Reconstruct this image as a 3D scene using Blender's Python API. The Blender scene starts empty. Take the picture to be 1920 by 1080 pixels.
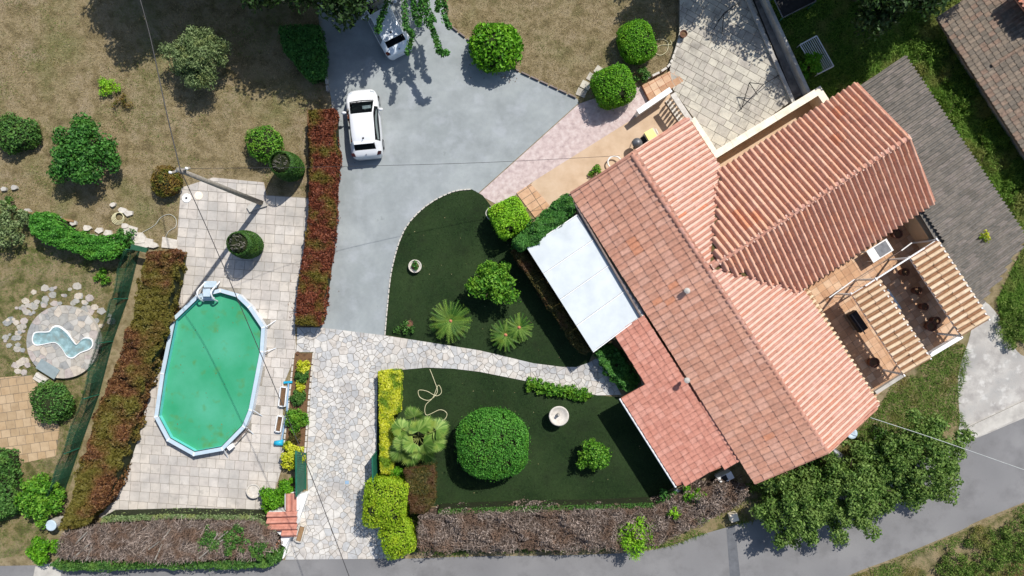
import bpy, math, random
import numpy as np
from mathutils import Vector, Matrix
random.seed(7)
RNG = np.random.default_rng(11)
scene = bpy.context.scene
COL = scene.collection
# ------------------------------------------------------------------ camera, sky, sun
H = 40.0                       # drone height in metres, looking straight down
S = 32.4                       # photo pixels per metre on the ground
cam_d = bpy.data.cameras.new('camera')
cam_d.sensor_fit = 'HORIZONTAL'
cam_d.angle = 2 * math.atan(960 / (S * H))
cam_d.clip_end = 2000
cam = bpy.data.objects.new('camera', cam_d)
cam.location = (0, 0, H)
COL.objects.link(cam)
scene.camera = cam
SUN_EL = math.radians(52)
SUN_AZ = math.atan2(0.80, 0.60)          # direction towards the sun, measured from +X
world = bpy.data.worlds.new('World')
scene.world = world
world.use_nodes = True
wn = world.node_tree
sky = wn.nodes.new('ShaderNodeTexSky')
sky.sky_type = 'NISHITA'
sky.sun_disc = False
sky.sun_elevation = SUN_EL
sky.sun_rotation = math.pi / 2 - SUN_AZ
bg = wn.nodes['Background']
bg.inputs['Strength'].default_value = 0.100
wn.links.new(sky.outputs[0], bg.inputs['Color'])
sun_d = bpy.data.lights.new('sun', 'SUN')
sun_d.energy = 4.1
sun_d.angle = math.radians(0.55)
sun_d.color = (1.0, 0.955, 0.89)
sun = bpy.data.objects.new('sun', sun_d)
to_sun = Vector((math.cos(SUN_EL) * math.cos(SUN_AZ), math.cos(SUN_EL) * math.sin(SUN_AZ), math.sin(SUN_EL)))
sun.rotation_euler = to_sun.to_track_quat('Z', 'Y').to_euler()
sun.location = to_sun * 60
COL.objects.link(sun)
vs = scene.view_settings
vs.view_transform = 'Standard'
vs.look = 'None'
vs.exposure = 0.32
vs.gamma = 1.0
vs.use_curve_mapping = False

# ------------------------------------------------------------------ helpers
def W(px, py, z=0.0):
    k = (H - z) / (H * S)
    return Vector(((px - 960) * k, (540 - py) * k, z))
def WL(pts, z=0.0): return [W(a, b, z) for a, b in pts]
def lin(v):
    v /= 255.0
    return v / 12.92 if v <= 0.04045 else ((v + 0.055) / 1.055) ** 2.4
def C(r, g, b, k=1.0): return (lin(r) * k, lin(g) * k, lin(b) * k, 1.0)

def smooth(pts, n=6, closed=True):
    out = []
    m = len(pts)
    rng = range(m) if closed else range(m - 1)
    g = lambda i: pts[i % m] if closed else pts[max(0, min(m - 1, i))]
    for i in rng:
        p0, p1, p2, p3 = g(i - 1), g(i), g(i + 1), g(i + 2)
        for k in range(n):
            t = k / n
            out.append(tuple(0.5 * (2 * b + (c - a) * t + (2 * a - 5 * b + 4 * c - d) * t * t + (3 * b - a - 3 * c + d) * t ** 3)
                             for a, b, c, d in zip(p0, p1, p2, p3)))
    if not closed: out.append(tuple(pts[-1]))
    return out

class MB:
    def __init__(s): s.v = []; s.f = []; s.m = []
    def add(s, vs_, fs, mi=0):
        o = len(s.v)
        s.v += [tuple(v) for v in vs_]
        s.f += [tuple(i + o for i in f) for f in fs]
        s.m += [mi] * len(fs)
    def box(s, cx, cy, z0, z1, sx, sy, rz=0, mi=0):
        c, n = math.cos(rz), math.sin(rz)
        q = [(-sx / 2, -sy / 2), (sx / 2, -sy / 2), (sx / 2, sy / 2), (-sx / 2, sy / 2)]
        s.prism([(cx + a * c - b * n, cy + a * n + b * c) for a, b in q], z0, z1, mi)
        return s
    def prism(s, poly, z0, z1, mi=0, bottom=True):
        n = len(poly)
        a = sum(poly[i][0] * poly[(i + 1) % n][1] - poly[(i + 1) % n][0] * poly[i][1] for i in range(n))
        if a < 0: poly = poly[::-1]
        zz0 = z0 if callable(z0) else (lambda p: z0)
        zz1 = z1 if callable(z1) else (lambda p: z1)
        v = [(p[0], p[1], zz0(p)) for p in poly] + [(p[0], p[1], zz1(p)) for p in poly]
        f = [tuple(range(n, 2 * n))] + [(i, (i + 1) % n, n + (i + 1) % n, n + i) for i in range(n)]
        if bottom: f.append(tuple(range(n - 1, -1, -1)))
        s.add(v, f, mi)
        return s
    def sheet(s, poly, z, mi=0):
        n = len(poly)
        a = sum(poly[i][0] * poly[(i + 1) % n][1] - poly[(i + 1) % n][0] * poly[i][1] for i in range(n))
        if a < 0: poly = poly[::-1]
        s.add([(p[0], p[1], z) for p in poly], [tuple(range(n))], mi)
        return s
    def bar(s, p, q, w, h, mi=0):
        p, q = Vector(p), Vector(q)
        d = (q - p).normalized()
        u = d.cross(Vector((0, 0, 1)))
        if u.length < 1e-4: u = Vector((1, 0, 0))
        u.normalize(); t = u.cross(d)
        v = []
        for c in (p, q):
            for a, b in ((-1, -1), (1, -1), (1, 1), (-1, 1)): v.append(c + u * a * w / 2 + t * b * h / 2)
        s.add(v, [(3, 2, 1, 0), (4, 5, 6, 7), (0, 1, 5, 4), (1, 2, 6, 5), (2, 3, 7, 6), (3, 0, 4, 7)], mi)
        return s
    def tube(s, pts, r, n=6, mi=0, cap=True):
        pts = [Vector(p) for p in pts]
        m = len(pts)
        rr = r if isinstance(r, (list, tuple)) else [r] * m
        v = []; f = []
        ref = Vector((0.13, 0.21, 0.97))
        for i, p in enumerate(pts):
            d = (pts[min(i + 1, m - 1)] - pts[max(i - 1, 0)]).normalized()
            u = d.cross(ref)
            if u.length < 0.05: u = d.cross(Vector((1, 0, 0)))
            u.normalize(); w = d.cross(u)
            for k in range(n):
                a = 2 * math.pi * k / n
                v.append(p + (u * math.cos(a) + w * math.sin(a)) * rr[i])
        for i in range(m - 1):
            for k in range(n):
                f.append((i * n + k, i * n + (k + 1) % n, (i + 1) * n + (k + 1) % n, (i + 1) * n + k))
        if cap:
            f.append(tuple(range(n - 1, -1, -1))); f.append(tuple(range((m - 1) * n, m * n)))
        s.add(v, f, mi)
        return s
    def lathe(s, prof, n, c=(0, 0, 0), mi=0, closed_top=True, sx=1, sy=1, rz=0):
        v = []; f = []
        cr, sr = math.cos(rz), math.sin(rz)
        for r, z in prof:
            for k in range(n):
                a = 2 * math.pi * k / n
                x, y = r * math.cos(a) * sx, r * math.sin(a) * sy
                v.append((c[0] + x * cr - y * sr, c[1] + x * sr + y * cr, c[2] + z))
        m = len(prof)
        for i in range(m - 1):
            for k in range(n):
                f.append((i * n + k, i * n + (k + 1) % n, (i + 1) * n + (k + 1) % n, (i + 1) * n + k))
        if closed_top: f.append(tuple(range((m - 1) * n, m * n)))
        f.append(tuple(range(n - 1, -1, -1)))
        s.add(v, f, mi)
        return s

def mesh_of(mb, name, mats, sm=False):
    me = bpy.data.meshes.new(name)
    me.from_pydata(mb.v, [], mb.f)
    for m in (mats if isinstance(mats, (list, tuple)) else [mats]): me.materials.append(m)
    if any(mb.m): me.polygons.foreach_set('material_index', mb.m)
    if sm: me.polygons.foreach_set('use_smooth', [True] * len(me.polygons))
    me.update()
    return me
def link(name, me, parent=None):
    o = bpy.data.objects.new(name, me)
    COL.objects.link(o)
    if parent is not None: o.parent = parent
    return o
def part(name, mb, mats, parent, sm=False, local=False, label=None, kind=None):
    """a mesh under its thing; geometry written in world metres unless local"""
    if parent is not None and not local:
        root = Vector((0, 0, 0)); p = parent
        while p is not None: root += p.location; p = p.parent
        mb.v = [(a - root.x, b - root.y, c - root.z) for a, b, c in mb.v]
    o = link(name, mesh_of(mb, name, mats, sm), parent)
    if label: o['label'] = label
    if kind: o['kind'] = kind
    return o
def tag(o, label, cat, group=None):
    o['label'] = label; o['category'] = cat
    if group: o['group'] = group
    return o
def thing(name, label, cat, loc=(0, 0, 0), rz=0.0, group=None):
    o = bpy.data.objects.new(name, None)
    o.empty_display_size = 0.2
    o.location = loc; o.rotation_euler = (0, 0, rz)
    COL.objects.link(o)
    return tag(o, label, cat, group)
def single(name, mb, mats, label, cat, origin=None, sm=False, group=None):
    if origin is None:
        a = np.array(mb.v); origin = (float(a[:, 0].mean()), float(a[:, 1].mean()), float(a[:, 2].min()))
    mb.v = [(x - origin[0], y - origin[1], z - origin[2]) for x, y, z in mb.v]
    o = link(name, mesh_of(mb, name, mats, sm))
    o.location = origin
    return tag(o, label, cat, group)
def struct(name, mb, mats, kind='structure', sm=False):
    o = link(name, mesh_of(mb, name, mats, sm))
    o['kind'] = kind
    return o
def np_mesh(name, V, F, mats, rnd=None, mi=None, sm=False):
    me = bpy.data.meshes.new(name)
    n, m, k = len(V), len(F), F.shape[1]
    me.vertices.add(n); me.vertices.foreach_set('co', V.astype(np.float32).ravel())
    me.loops.add(m * k); me.loops.foreach_set('vertex_index', F.astype(np.int32).ravel())
    me.polygons.add(m); me.polygons.foreach_set('loop_start', np.arange(0, m * k, k, dtype=np.int32))
    for q in (mats if isinstance(mats, (list, tuple)) else [mats]): me.materials.append(q)
    if mi is not None: me.polygons.foreach_set('material_index', mi.astype(np.int32))
    if sm: me.polygons.foreach_set('use_smooth', np.ones(m, dtype=bool))
    if rnd is not None:
        at = me.attributes.new('rnd', 'FLOAT', 'FACE')
        at.data.foreach_set('value', rnd.astype(np.float32))
    me.update(calc_edges=True)
    return me

# ---- polygons
def inside(P, poly):
    P = np.asarray(P); x, y = P[:, 0], P[:, 1]
    r = np.zeros(len(P), bool)
    n = len(poly)
    for i in range(n):
        x1, y1 = poly[i][0], poly[i][1]; x2, y2 = poly[(i + 1) % n][0], poly[(i + 1) % n][1]
        c = ((y1 > y) != (y2 > y)) & (x < (x2 - x1) * (y - y1) / ((y2 - y1) or 1e-9) + x1)
        r ^= c
    return r
def clip_half(poly, px, py, nx, ny):
    """keep the side where (p - (px,py)).n <= 0"""
    out = []
    n = len(poly)
    for i in range(n):
        a, b = poly[i], poly[(i + 1) % n]
        da = (a[0] - px) * nx + (a[1] - py) * ny; db = (b[0] - px) * nx + (b[1] - py) * ny
        if da <= 0: out.append(a)
        if (da < 0 < db) or (db < 0 < da):
            t = da / (da - db); out.append((a[0] + (b[0] - a[0]) * t, a[1] + (b[1] - a[1]) * t))
    return out
def area(poly):
    n = len(poly)
    return abs(sum(poly[i][0] * poly[(i + 1) % n][1] - poly[(i + 1) % n][0] * poly[i][1] for i in range(n))) / 2
def clip_to(poly, cell):
    """subject poly (may be concave) cut by a convex counter-clockwise cell"""
    out = poly
    m = len(cell)
    for i in range(m):
        a, b = cell[i], cell[(i + 1) % m]
        out = clip_half(out, a[0], a[1], b[1] - a[1], -(b[0] - a[0]))
        if len(out) < 3: return []
    return out
def sample_in(poly, n):
    a = np.array([(p[0], p[1]) for p in poly])
    lo, hi = a.min(0), a.max(0)
    got = []
    tot = 0
    while tot < n:
        q = RNG.uniform(lo, hi, (n * 2, 2))
        q = q[inside(q, poly)]
        got.append(q); tot += len(q)
    return np.concatenate(got)[:n]

# ------------------------------------------------------------------ materials
def nodes_of(name):
    m = bpy.data.materials.new(name); m.use_nodes = True
    nt = m.node_tree
    return m, nt, nt.nodes['Principled BSDF']
def surf(name, stops, scale=2.0, detail=6, rough=0.85, bump=0.3, bscale=None, bdist=0.02, metallic=0, spec=0.3, second=None, coat=0, distort=0.0, lo=0.3, hi=0.7):
    """noise-driven colour over world position; second = (colour, scale, threshold, softness, amount) for stains"""
    m, nt, b = nodes_of(name)
    N, L = nt.nodes, nt.links
    g = N.new('ShaderNodeNewGeometry')
    n = N.new('ShaderNodeTexNoise'); n.inputs['Scale'].default_value = scale; n.inputs['Detail'].default_value = detail
    n.inputs['Roughness'].default_value = 0.62; n.inputs['Distortion'].default_value = distort
    L.new(g.outputs['Position'], n.inputs['Vector'])
    r = N.new('ShaderNodeValToRGB')
    while len(r.color_ramp.elements) < len(stops): r.color_ramp.elements.new(0.5)
    for i, c in enumerate(stops):
        e = r.color_ramp.elements[i]; e.position = lo + (hi - lo) * i / max(1, len(stops) - 1); e.color = c
    L.new(n.outputs['Fac'], r.inputs['Fac'])
    col = r.outputs['Color']
    for sec in ([second] if second and not isinstance(second, list) else (second or [])):
        c2, sc2, th, sf, am = sec
        n2 = N.new('ShaderNodeTexNoise'); n2.inputs['Scale'].default_value = sc2; n2.inputs['Detail'].default_value = 5
        n2.inputs['Roughness'].default_value = 0.6
        L.new(g.outputs['Position'], n2.inputs['Vector'])
        mr = N.new('ShaderNodeMapRange'); mr.inputs['From Min'].default_value = th - sf; mr.inputs['From Max'].default_value = th + sf
        mr.inputs['To Max'].default_value = am
        L.new(n2.outputs['Fac'], mr.inputs['Value'])
        mx = N.new('ShaderNodeMix'); mx.data_type = 'RGBA'
        L.new(mr.outputs['Result'], mx.inputs['Factor']); L.new(col, mx.inputs['A']); mx.inputs['B'].default_value = c2
        col = mx.outputs['Result']
    L.new(col, b.inputs['Base Color'])
    b.inputs['Roughness'].default_value = rough; b.inputs['Metallic'].default_value = metallic
    b.inputs['Specular IOR Level'].default_value = spec; b.inputs['Coat Weight'].default_value = coat
    if bump:
        nb = N.new('ShaderNodeTexNoise'); nb.inputs['Scale'].default_value = bscale or scale * 8; nb.inputs['Detail'].default_value = 4
        L.new(g.outputs['Position'], nb.inputs['Vector'])
        bp = N.new('ShaderNodeBump'); bp.inputs['Strength'].default_value = bump; bp.inputs['Distance'].default_value = bdist
        L.new(nb.outputs['Fac'], bp.inputs['Height']); L.new(bp.outputs['Normal'], b.inputs['Normal'])
    return m
def leafm(name, dark, mid, light, trans=0.3, patch=None, pscale=0.9, rough=0.55, pth=0.55):
    """per-leaf tone; patch = another leaf colour that grows in drifts"""
    m, nt, b = nodes_of(name)
    N, L = nt.nodes, nt.links
    up_ = lambda c: tuple(min(.75, v * 1.22) for v in c[:3]) + (1.0,)
    dark, mid, light = up_(dark), up_(mid), up_(light)
    patch = up_(patch) if patch else None
    a = N.new('ShaderNodeAttribute'); a.attribute_name = 'rnd'
    r = N.new('ShaderNodeValToRGB')
    r.color_ramp.elements.new(0.5)
    for i, (p, c) in enumerate(((0.05, dark), (0.5, mid), (0.95, light))):
        r.color_ramp.elements[i].position = p; r.color_ramp.elements[i].color = c
    L.new(a.outputs['Fac'], r.inputs['Fac'])
    col = r.outputs['Color']
    if not patch:
        patch, pscale, pth = tuple((a_ * .55 + b_ * .45) * f_ for a_, b_, f_ in zip(mid[:3], light[:3], (1.12, .98, .8))) + (1.0,), 1.7, .60
    if patch:
        g = N.new('ShaderNodeNewGeometry')
        n = N.new('ShaderNodeTexNoise'); n.inputs['Scale'].default_value = pscale; n.inputs['Detail'].default_value = 3
        L.new(g.outputs['Position'], n.inputs['Vector'])
        mr = N.new('ShaderNodeMapRange'); mr.inputs['From Min'].default_value = pth - 0.07; mr.inputs['From Max'].default_value = pth + 0.07
        L.new(n.outputs['Fac'], mr.inputs['Value'])
        mx = N.new('ShaderNodeMix'); mx.data_type = 'RGBA'
        L.new(mr.outputs['Result'], mx.inputs['Factor']); L.new(col, mx.inputs['A']); mx.inputs['B'].default_value = patch
        col = mx.outputs['Result']
    L.new(col, b.inputs['Base Color']); b.inputs['Roughness'].default_value = rough
    b.inputs['Specular IOR Level'].default_value = 0.25
    t = N.new('ShaderNodeBsdfTranslucent'); L.new(col, t.inputs['Color'])
    ms = N.new('ShaderNodeMixShader'); ms.inputs['Fac'].default_value = trans
    L.new(b.outputs[0], ms.inputs[1]); L.new(t.outputs[0], ms.inputs[2])
    L.new(ms.outputs[0], N['Material Output'].inputs['Surface'])
    return m

M = {}
K = 0.92
M['dry_ground'] = surf('dry_ground', [C(92, 82, 58, K), C(126, 113, 82, K), C(152, 137, 107, K), C(116, 110, 74, K)], 1.4, 10, 0.95, 0.9, 22, 0.06,
                       second=[(C(100, 108, 58, K), 0.32, 0.60, 0.10, 0.6), (C(158, 142, 120, K), 0.7, 0.60, 0.06, 0.5), (C(92, 74, 52, K), 3.2, 0.62, 0.06, 0.5)])
M['weedy_ground'] = surf('weedy_ground', [C(70, 66, 38, K), C(92, 92, 52, K), C(140, 124, 92, K), C(74, 90, 40, K)], 1.6, 10, 0.95, 0.9, 20, 0.06,
                         second=(C(150, 134, 108, K), 0.55, 0.58, 0.08, 0.7))
M['green_ground'] = surf('green_ground', [C(40, 56, 20, K), C(62, 84, 30, K), C(84, 100, 44, K)], 1.8, 8, 0.95, 0.9, 20, 0.06)
M['brown_soil'] = surf('brown_soil', [C(84, 64, 46, K), C(120, 92, 66, K), C(96, 74, 54, K)], 3, 8, 0.95, 0.8, 25, 0.04)
M['drive'] = surf('drive', [C(134, 140, 141, K), C(152, 158, 159, K), C(168, 174, 174, K)], 0.55, 10, 0.85, 0.12, 60, 0.004,
                  second=[(C(122, 130, 130, K), 0.28, 0.58, 0.12, 0.45), (C(172, 177, 182, K), 0.75, 0.60, 0.09, 0.55), (C(120, 128, 130, K), 6, 0.70, 0.05, 0.35), (C(104, 110, 112, K), 1.1, 0.70, 0.03, 0.4), (C(150, 152, 148, K), 14, 0.62, 0.06, 0.35)])
M['road'] = surf('road', [C(114, 113, 113, K), C(130, 129, 129, K), C(142, 141, 140, K)], 0.7, 12, 0.9, 0.25, 70, 0.006,
                 second=[(C(104, 104, 106, K), 0.35, 0.58, 0.1, 0.5), (C(108, 108, 110, K), 8, 0.68, 0.05, 0.5)])
M['road_patch'] = surf('road_patch', [C(92, 94, 98, K), C(112, 114, 118, K)], 3, 8, 0.9, 0.3, 70, 0.006)
M['pink_gravel'] = surf('pink_gravel', [C(168, 150, 148, K), C(196, 178, 174, K), C(210, 198, 194, K)], 3.5, 12, 0.9, 0.4, 40, 0.01)
M['tan_floor'] = surf('tan_floor', [C(184, 158, 130, K), C(198, 173, 146, K), C(207, 184, 159, K)], 0.9, 12, 0.85, 0.2, 40, 0.006)
M['turf'] = surf('turf', [C(18, 34, 12, 0.8), C(29, 50, 20, 0.8), C(40, 64, 27, 0.8)], 10, 12, 0.95, 0.9, 55, 0.02,
                 second=[(C(62, 82, 44, .8), 0.40, 0.55, 0.16, 0.75), (C(46, 66, 34, .8), 2.2, 0.6, 0.1, 0.5), (C(22, 34, 15, .8), 0.8, 0.60, 0.1, 0.7)])
M['joint'] = surf('joint', [C(90, 84, 74), C(126, 118, 106)], 4, 6, 0.95, 0.3)
M['joint_light'] = surf('joint_light', [C(124, 118, 108), C(156, 150, 140)], 4, 6, 0.95, 0.3)
M['joint_dark'] = surf('joint_dark', [C(98, 92, 82), C(134, 126, 114)], 3, 6, 0.95, 0.3)
M['concrete'] = surf('concrete', [C(158, 154, 148), C(180, 176, 168), C(196, 192, 184)], 1.3, 10, 0.9, 0.3, 30, 0.01, second=(C(130, 126, 122), 0.8, 0.6, 0.1, 0.5))
M['apron'] = surf('apron', [C(150, 146, 142, K), C(176, 172, 166, K), C(200, 197, 190, K)], 1.2, 12, 0.9, 0.5, 20, 0.02, second=[(C(128, 128, 128, K), 0.6, 0.58, 0.06, 0.6), (C(214, 212, 206, K), 1.6, 0.6, 0.05, 0.5)])
SL = [(200, 192, 182), (196, 188, 179), (204, 196, 185), (192, 186, 178), (206, 199, 190)]
M['slab'] = [surf('slab', [C(a - 14, b - 14, c - 12, K), C(a, b, c, K), C(a + 8, b + 8, c + 8, K)], 2.2, 10, 0.88, 0.2, 40, 0.005,
                  second=[(C(158, 155, 150, K), 0.42, 0.54, 0.12, 0.75), (C(150, 145, 138, K), 2.6, 0.63, 0.06, 0.5)]) for a, b, c in SL]
CZ = [(202, 198, 192), (194, 191, 187), (209, 205, 198), (199, 192, 183), (185, 185, 184)]
M['stone'] = [surf('stone', [C(a - 30, b - 30, c - 30, K), C(a, b, c, K), C(a + 10, b + 10, c + 10, K)], 3.5, 10, 0.85, 0.4, 22, 0.012,
                   second=(C(150, 150, 152, K), 0.55, 0.59, 0.08, 0.55)) for a, b, c in CZ]
PT = [(190, 184, 170), (184, 177, 165), (196, 190, 175), (178, 172, 160)]
M['patio_slab'] = [surf('patio_slab', [C(a - 26, b - 26, c - 24, K), C(a, b, c, K), C(a + 10, b + 10, c + 8, K)], 2.5, 10, 0.9, 0.4, 30, 0.01,
                        second=(C(112, 108, 102, K), 0.7, 0.62, 0.08, 0.6)) for a, b, c in PT]
M['tan_slab'] = [surf('tan_slab', [C(a - 14, b - 14, c - 12, K), C(a, b, c, K), C(a + 8, b + 8, c + 8, K)], 2.5, 8, 0.9, 0.3, 30, 0.008) for a, b, c in
                 [(178, 152, 118), (170, 146, 114), (184, 160, 128)]]
M['terra_slab'] = [surf('terra_slab', [C(a - 18, b - 18, c - 16, K), C(a, b, c, K), C(a + 10, b + 10, c + 8, K)], 3, 8, 0.85, 0.3, 30, 0.008) for a, b, c in
                   [(196, 156, 122), (204, 166, 134), (186, 146, 114), (208, 176, 146)]]
M['terracotta'] = surf('terracotta', [C(176, 112, 84), C(196, 134, 102)], 3, 6, 0.85, 0.3)
M['dark_pot'] = surf('dark_pot', [C(92, 62, 50), C(120, 84, 68)], 4, 6, 0.8, 0.3)
M['cream'] = surf('cream', [C(222, 208, 186), C(236, 224, 204), C(240, 230, 214)], 2, 8, 0.85, 0.2, 25, 0.006, second=(C(196, 180, 160), 1.2, 0.62, 0.1, 0.5))
M['render'] = surf('render', [C(206, 178, 142), C(220, 192, 158)], 1.5, 8, 0.9, 0.3, 40, 0.006)
M['white'] = surf('white', [C(222, 222, 220), C(236, 236, 234)], 2, 6, 0.6, 0.1, 30, 0.003)
M['white_stone'] = surf('white_stone', [C(178, 171, 160), C(212, 206, 196)], 5, 8, 0.8, 0.4, 25, 0.01)
M['grey_metal'] = surf('grey_metal', [C(96, 98, 102), C(124, 126, 130)], 4, 6, 0.5, 0.1, metallic=0.5)
M['gutter'] = surf('gutter', [C(104, 90, 84), C(134, 122, 116)], 4, 6, 0.5, 0.1)
M['dark'] = surf('dark', [C(26, 26, 28), C(44, 44, 46)], 4, 4, 0.6, 0.1)
M['rubber'] = surf('rubber', [C(20, 20, 21), C(30, 30, 31)], 8, 4, 0.8, 0.1)
M['green_paint'] = surf('green_paint', [C(26, 84, 66), C(40, 106, 84)], 2, 5, 0.5, 0.1)
M['green_net'] = surf('green_net', [C(22, 60, 44), C(40, 84, 60), C(30, 70, 52)], 6, 8, 0.8, 0.5, 40, 0.02)
M['blue_plastic'] = surf('blue_plastic', [C(30, 150, 186), C(52, 178, 208)], 2, 4, 0.4, 0.05)
M['pipe_blue'] = surf('pipe_blue', [C(120, 150, 180), C(150, 176, 200)], 2, 4, 0.4, 0.05)
M['canopy'] = surf('canopy', [C(188, 195, 198), C(198, 205, 208), C(205, 211, 213)], 0.9, 10, 0.55, 0.1, 20, 0.003, second=(C(176, 184, 188), 0.8, 0.6, 0.12, 0.5))
M['pool_rim'] = surf('pool_rim', [C(170, 188, 200), C(188, 203, 212)], 2, 6, 0.5, 0.08)
M['pool_wall'] = surf('pool_wall', [C(206, 212, 218), C(220, 224, 228)], 2, 6, 0.5, 0.08)
M['pool_liner'] = surf('pool_liner', [C(90, 196, 190), C(120, 210, 204)], 2, 6, 0.6, 0.0)
M['bark'] = surf('bark', [C(70, 58, 46), C(104, 90, 74)], 6, 8, 0.95, 0.7, 30, 0.03)
M['flag'] = [surf('flag', [C(a - 22, b - 22, c - 22), C(a, b, c), C(a + 10, b + 10, c + 8)], 4, 8, 0.9, 0.4, 25, 0.01) for a, b, c in [(170, 164, 154), (146, 146, 144), (186, 176, 162), (158, 156, 150), (172, 162, 156)]]
M['pole'] = surf('pole', [C(120, 114, 104), C(158, 152, 142)], 6, 8, 0.9, 0.4, 30, 0.01)
M['wire'] = surf('wire', [C(40, 40, 42), C(54, 54, 56)], 4, 2, 0.6, 0)
M['wire_pale'] = surf('wire_pale', [C(178, 182, 178), C(196, 198, 194)], 4, 2, 0.6, 0)
M['hose'] = surf('hose', [C(196, 190, 150), C(214, 208, 172)], 4, 2, 0.5, 0)
M['hose_grey'] = surf('hose_grey', [C(176, 176, 164), C(196, 196, 184)], 4, 2, 0.5, 0)
M['yellow_plastic'] = surf('yellow_plastic', [C(226, 214, 120), C(236, 226, 150)], 2, 4, 0.5, 0.05)
M['wood'] = surf('wood', [C(128, 100, 70), C(160, 130, 96)], 5, 6, 0.8, 0.3)
# ------------------------------------------------------------------ foliage helpers
def leaf_arrays(P, Nrm, size, aspect=0.55, fold=0.12, sj=0.35):
    n = len(P)
    Nrm = Nrm / (np.linalg.norm(Nrm, axis=1, keepdims=True) + 1e-9)
    R = RNG.normal(size=(n, 3))
    T = np.cross(Nrm, R); T /= (np.linalg.norm(T, axis=1, keepdims=True) + 1e-9)
    B = np.cross(Nrm, T)
    L = (size * (1 + sj * RNG.uniform(-1, 1, n)))[:, None]
    Wd = L * aspect
    V = np.empty((n, 4, 3))
    V[:, 0] = P - T * L * 0.5
    V[:, 1] = P + B * Wd * 0.5 + Nrm * L * fold
    V[:, 2] = P + T * L * 0.5
    V[:, 3] = P - B * Wd * 0.5 + Nrm * L * fold
    base = np.arange(n)[:, None] * 4
    F = np.concatenate([base + np.array([[0, 1, 2]]), base + np.array([[0, 2, 3]])], 0)
    r = RNG.uniform(0, 1, n)
    return V.reshape(-1, 3), F, np.concatenate([r, r])
def super_dirs(n, k, zmin):
    d = RNG.normal(size=(int(n * 2.6) + 20, 3)); d /= np.linalg.norm(d, axis=1, keepdims=True)
    d = d[d[:, 2] > zmin][:n]
    if k != 2:
        s = (np.abs(d) ** k).sum(1) ** (1.0 / k)
        q = d / s[:, None]
    else: q = d
    return d, q
def lumps(P, amp, freq, seed=0):
    """cheap smooth noise, -1..1 times amp"""
    r = np.random.default_rng(seed + 5)
    o = np.zeros(len(P))
    for _ in range(5):
        w = r.normal(size=3) * freq; o += np.sin(P @ w + r.uniform(0, 6.28))
    return amp * o / 2.6
def blob_points(blobs, n, k=2, shell=6.0, lump=0.08, zmin=-0.55, rz=0.0, seed=0):
    bl = np.array(blobs, float)
    w = (bl[:, 3] * bl[:, 4] + bl[:, 3] * bl[:, 5]); w /= w.sum()
    Ps = []; Ns = []
    for b, cnt in zip(bl, (w * n).astype(int) + 1):
        d, q = super_dirs(cnt, k, zmin)
        r = RNG.uniform(0, 1, len(d)) ** (1.0 / shell)
        r = r * (1 + lumps(d + b[:3], lump, 3.2, seed))
        p = q * r[:, None] * b[3:6]
        nn = d / b[3:6]
        nn /= np.linalg.norm(nn, axis=1, keepdims=True)
        if rz:
            c, s = math.cos(rz), math.sin(rz)
            p = np.stack([p[:, 0] * c - p[:, 1] * s, p[:, 0] * s + p[:, 1] * c, p[:, 2]], 1)
            nn = np.stack([nn[:, 0] * c - nn[:, 1] * s, nn[:, 0] * s + nn[:, 1] * c, nn[:, 2]], 1)
        Ps.append(p + b[:3]); Ns.append(nn)
    return np.concatenate(Ps), np.concatenate(Ns)
def leaves_obj(name, P, Nn, size, mat, parent, spread=0.9, aspect=0.55, up=0.15, label=None, floor=None):
    if floor is not None: P[:, 2] = np.maximum(P[:, 2], floor + 0.03)
    Nn = Nn + RNG.normal(size=Nn.shape) * spread * 0.6 + np.array([0, 0, up])
    V, F, r = leaf_arrays(P, Nn, size, aspect)
    if parent is not None: V = V - np.array(parent.location)
    o = link(name, np_mesh(name, V, F, mat, r), parent)
    if label: o['label'] = label
    return o
def core_blob(mb, b, k=2, rz=0.0, f=0.86, nu=14, nv=8):
    """dark twiggy inside of a clipped plant"""
    vs_ = []; fs = []
    for j in range(nv + 1):
        th = math.pi * j / nv
        for i in range(nu):
            ph = 2 * math.pi * i / nu
            d = np.array([math.sin(th) * math.cos(ph), math.sin(th) * math.sin(ph), math.cos(th)])
            q = d / ((np.abs(d) ** k).sum() ** (1.0 / k)) * f * np.array(b[3:6])
            c, s = math.cos(rz), math.sin(rz)
            vs_.append((b[0] + q[0] * c - q[1] * s, b[1] + q[0] * s + q[1] * c, max(0.02, b[2] + q[2])))
    for j in range(nv):
        for i in range(nu): fs.append((j * nu + i, (j + 1) * nu + i, (j + 1) * nu + (i + 1) % nu, j * nu + (i + 1) % nu))
    mb.add(vs_, fs)
def stem_mb(mb, x, y, h, r, z=0.0, lean=(0, 0), n=7):
    pts = [(x + lean[0] * t + 0.04 * math.sin(5 * t + x), y + lean[1] * t, z - 0.05 + (h + 0.05) * t) for t in (0, 0.3, 0.6, 1)]
    mb.tube(pts, [r * 1.25, r, r * 0.85, r * 0.6], n)
def limbs_mb(mb, x, y, z0, reach, top, r, cnt, seed):
    rr = random.Random(seed)
    for i in range(cnt):
        a = 2 * math.pi * (i + rr.random() * 0.6) / cnt
        L = reach * rr.uniform(0.6, 0.95)
        zt = z0 + (top - z0) * rr.uniform(0.5, 0.95)
        mb.tube([(x, y, z0 * 0.9), (x + math.cos(a) * L * 0.45, y + math.sin(a) * L * 0.45, z0 + (zt - z0) * 0.6), (x + math.cos(a) * L, y + math.sin(a) * L, zt)],
                [r, r * 0.6, r * 0.2], 5)
LM = {}
LM['tree'] = leafm('leaf_tree', C(28, 50, 16), C(50, 82, 28), C(82, 116, 46), 0.3)
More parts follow.
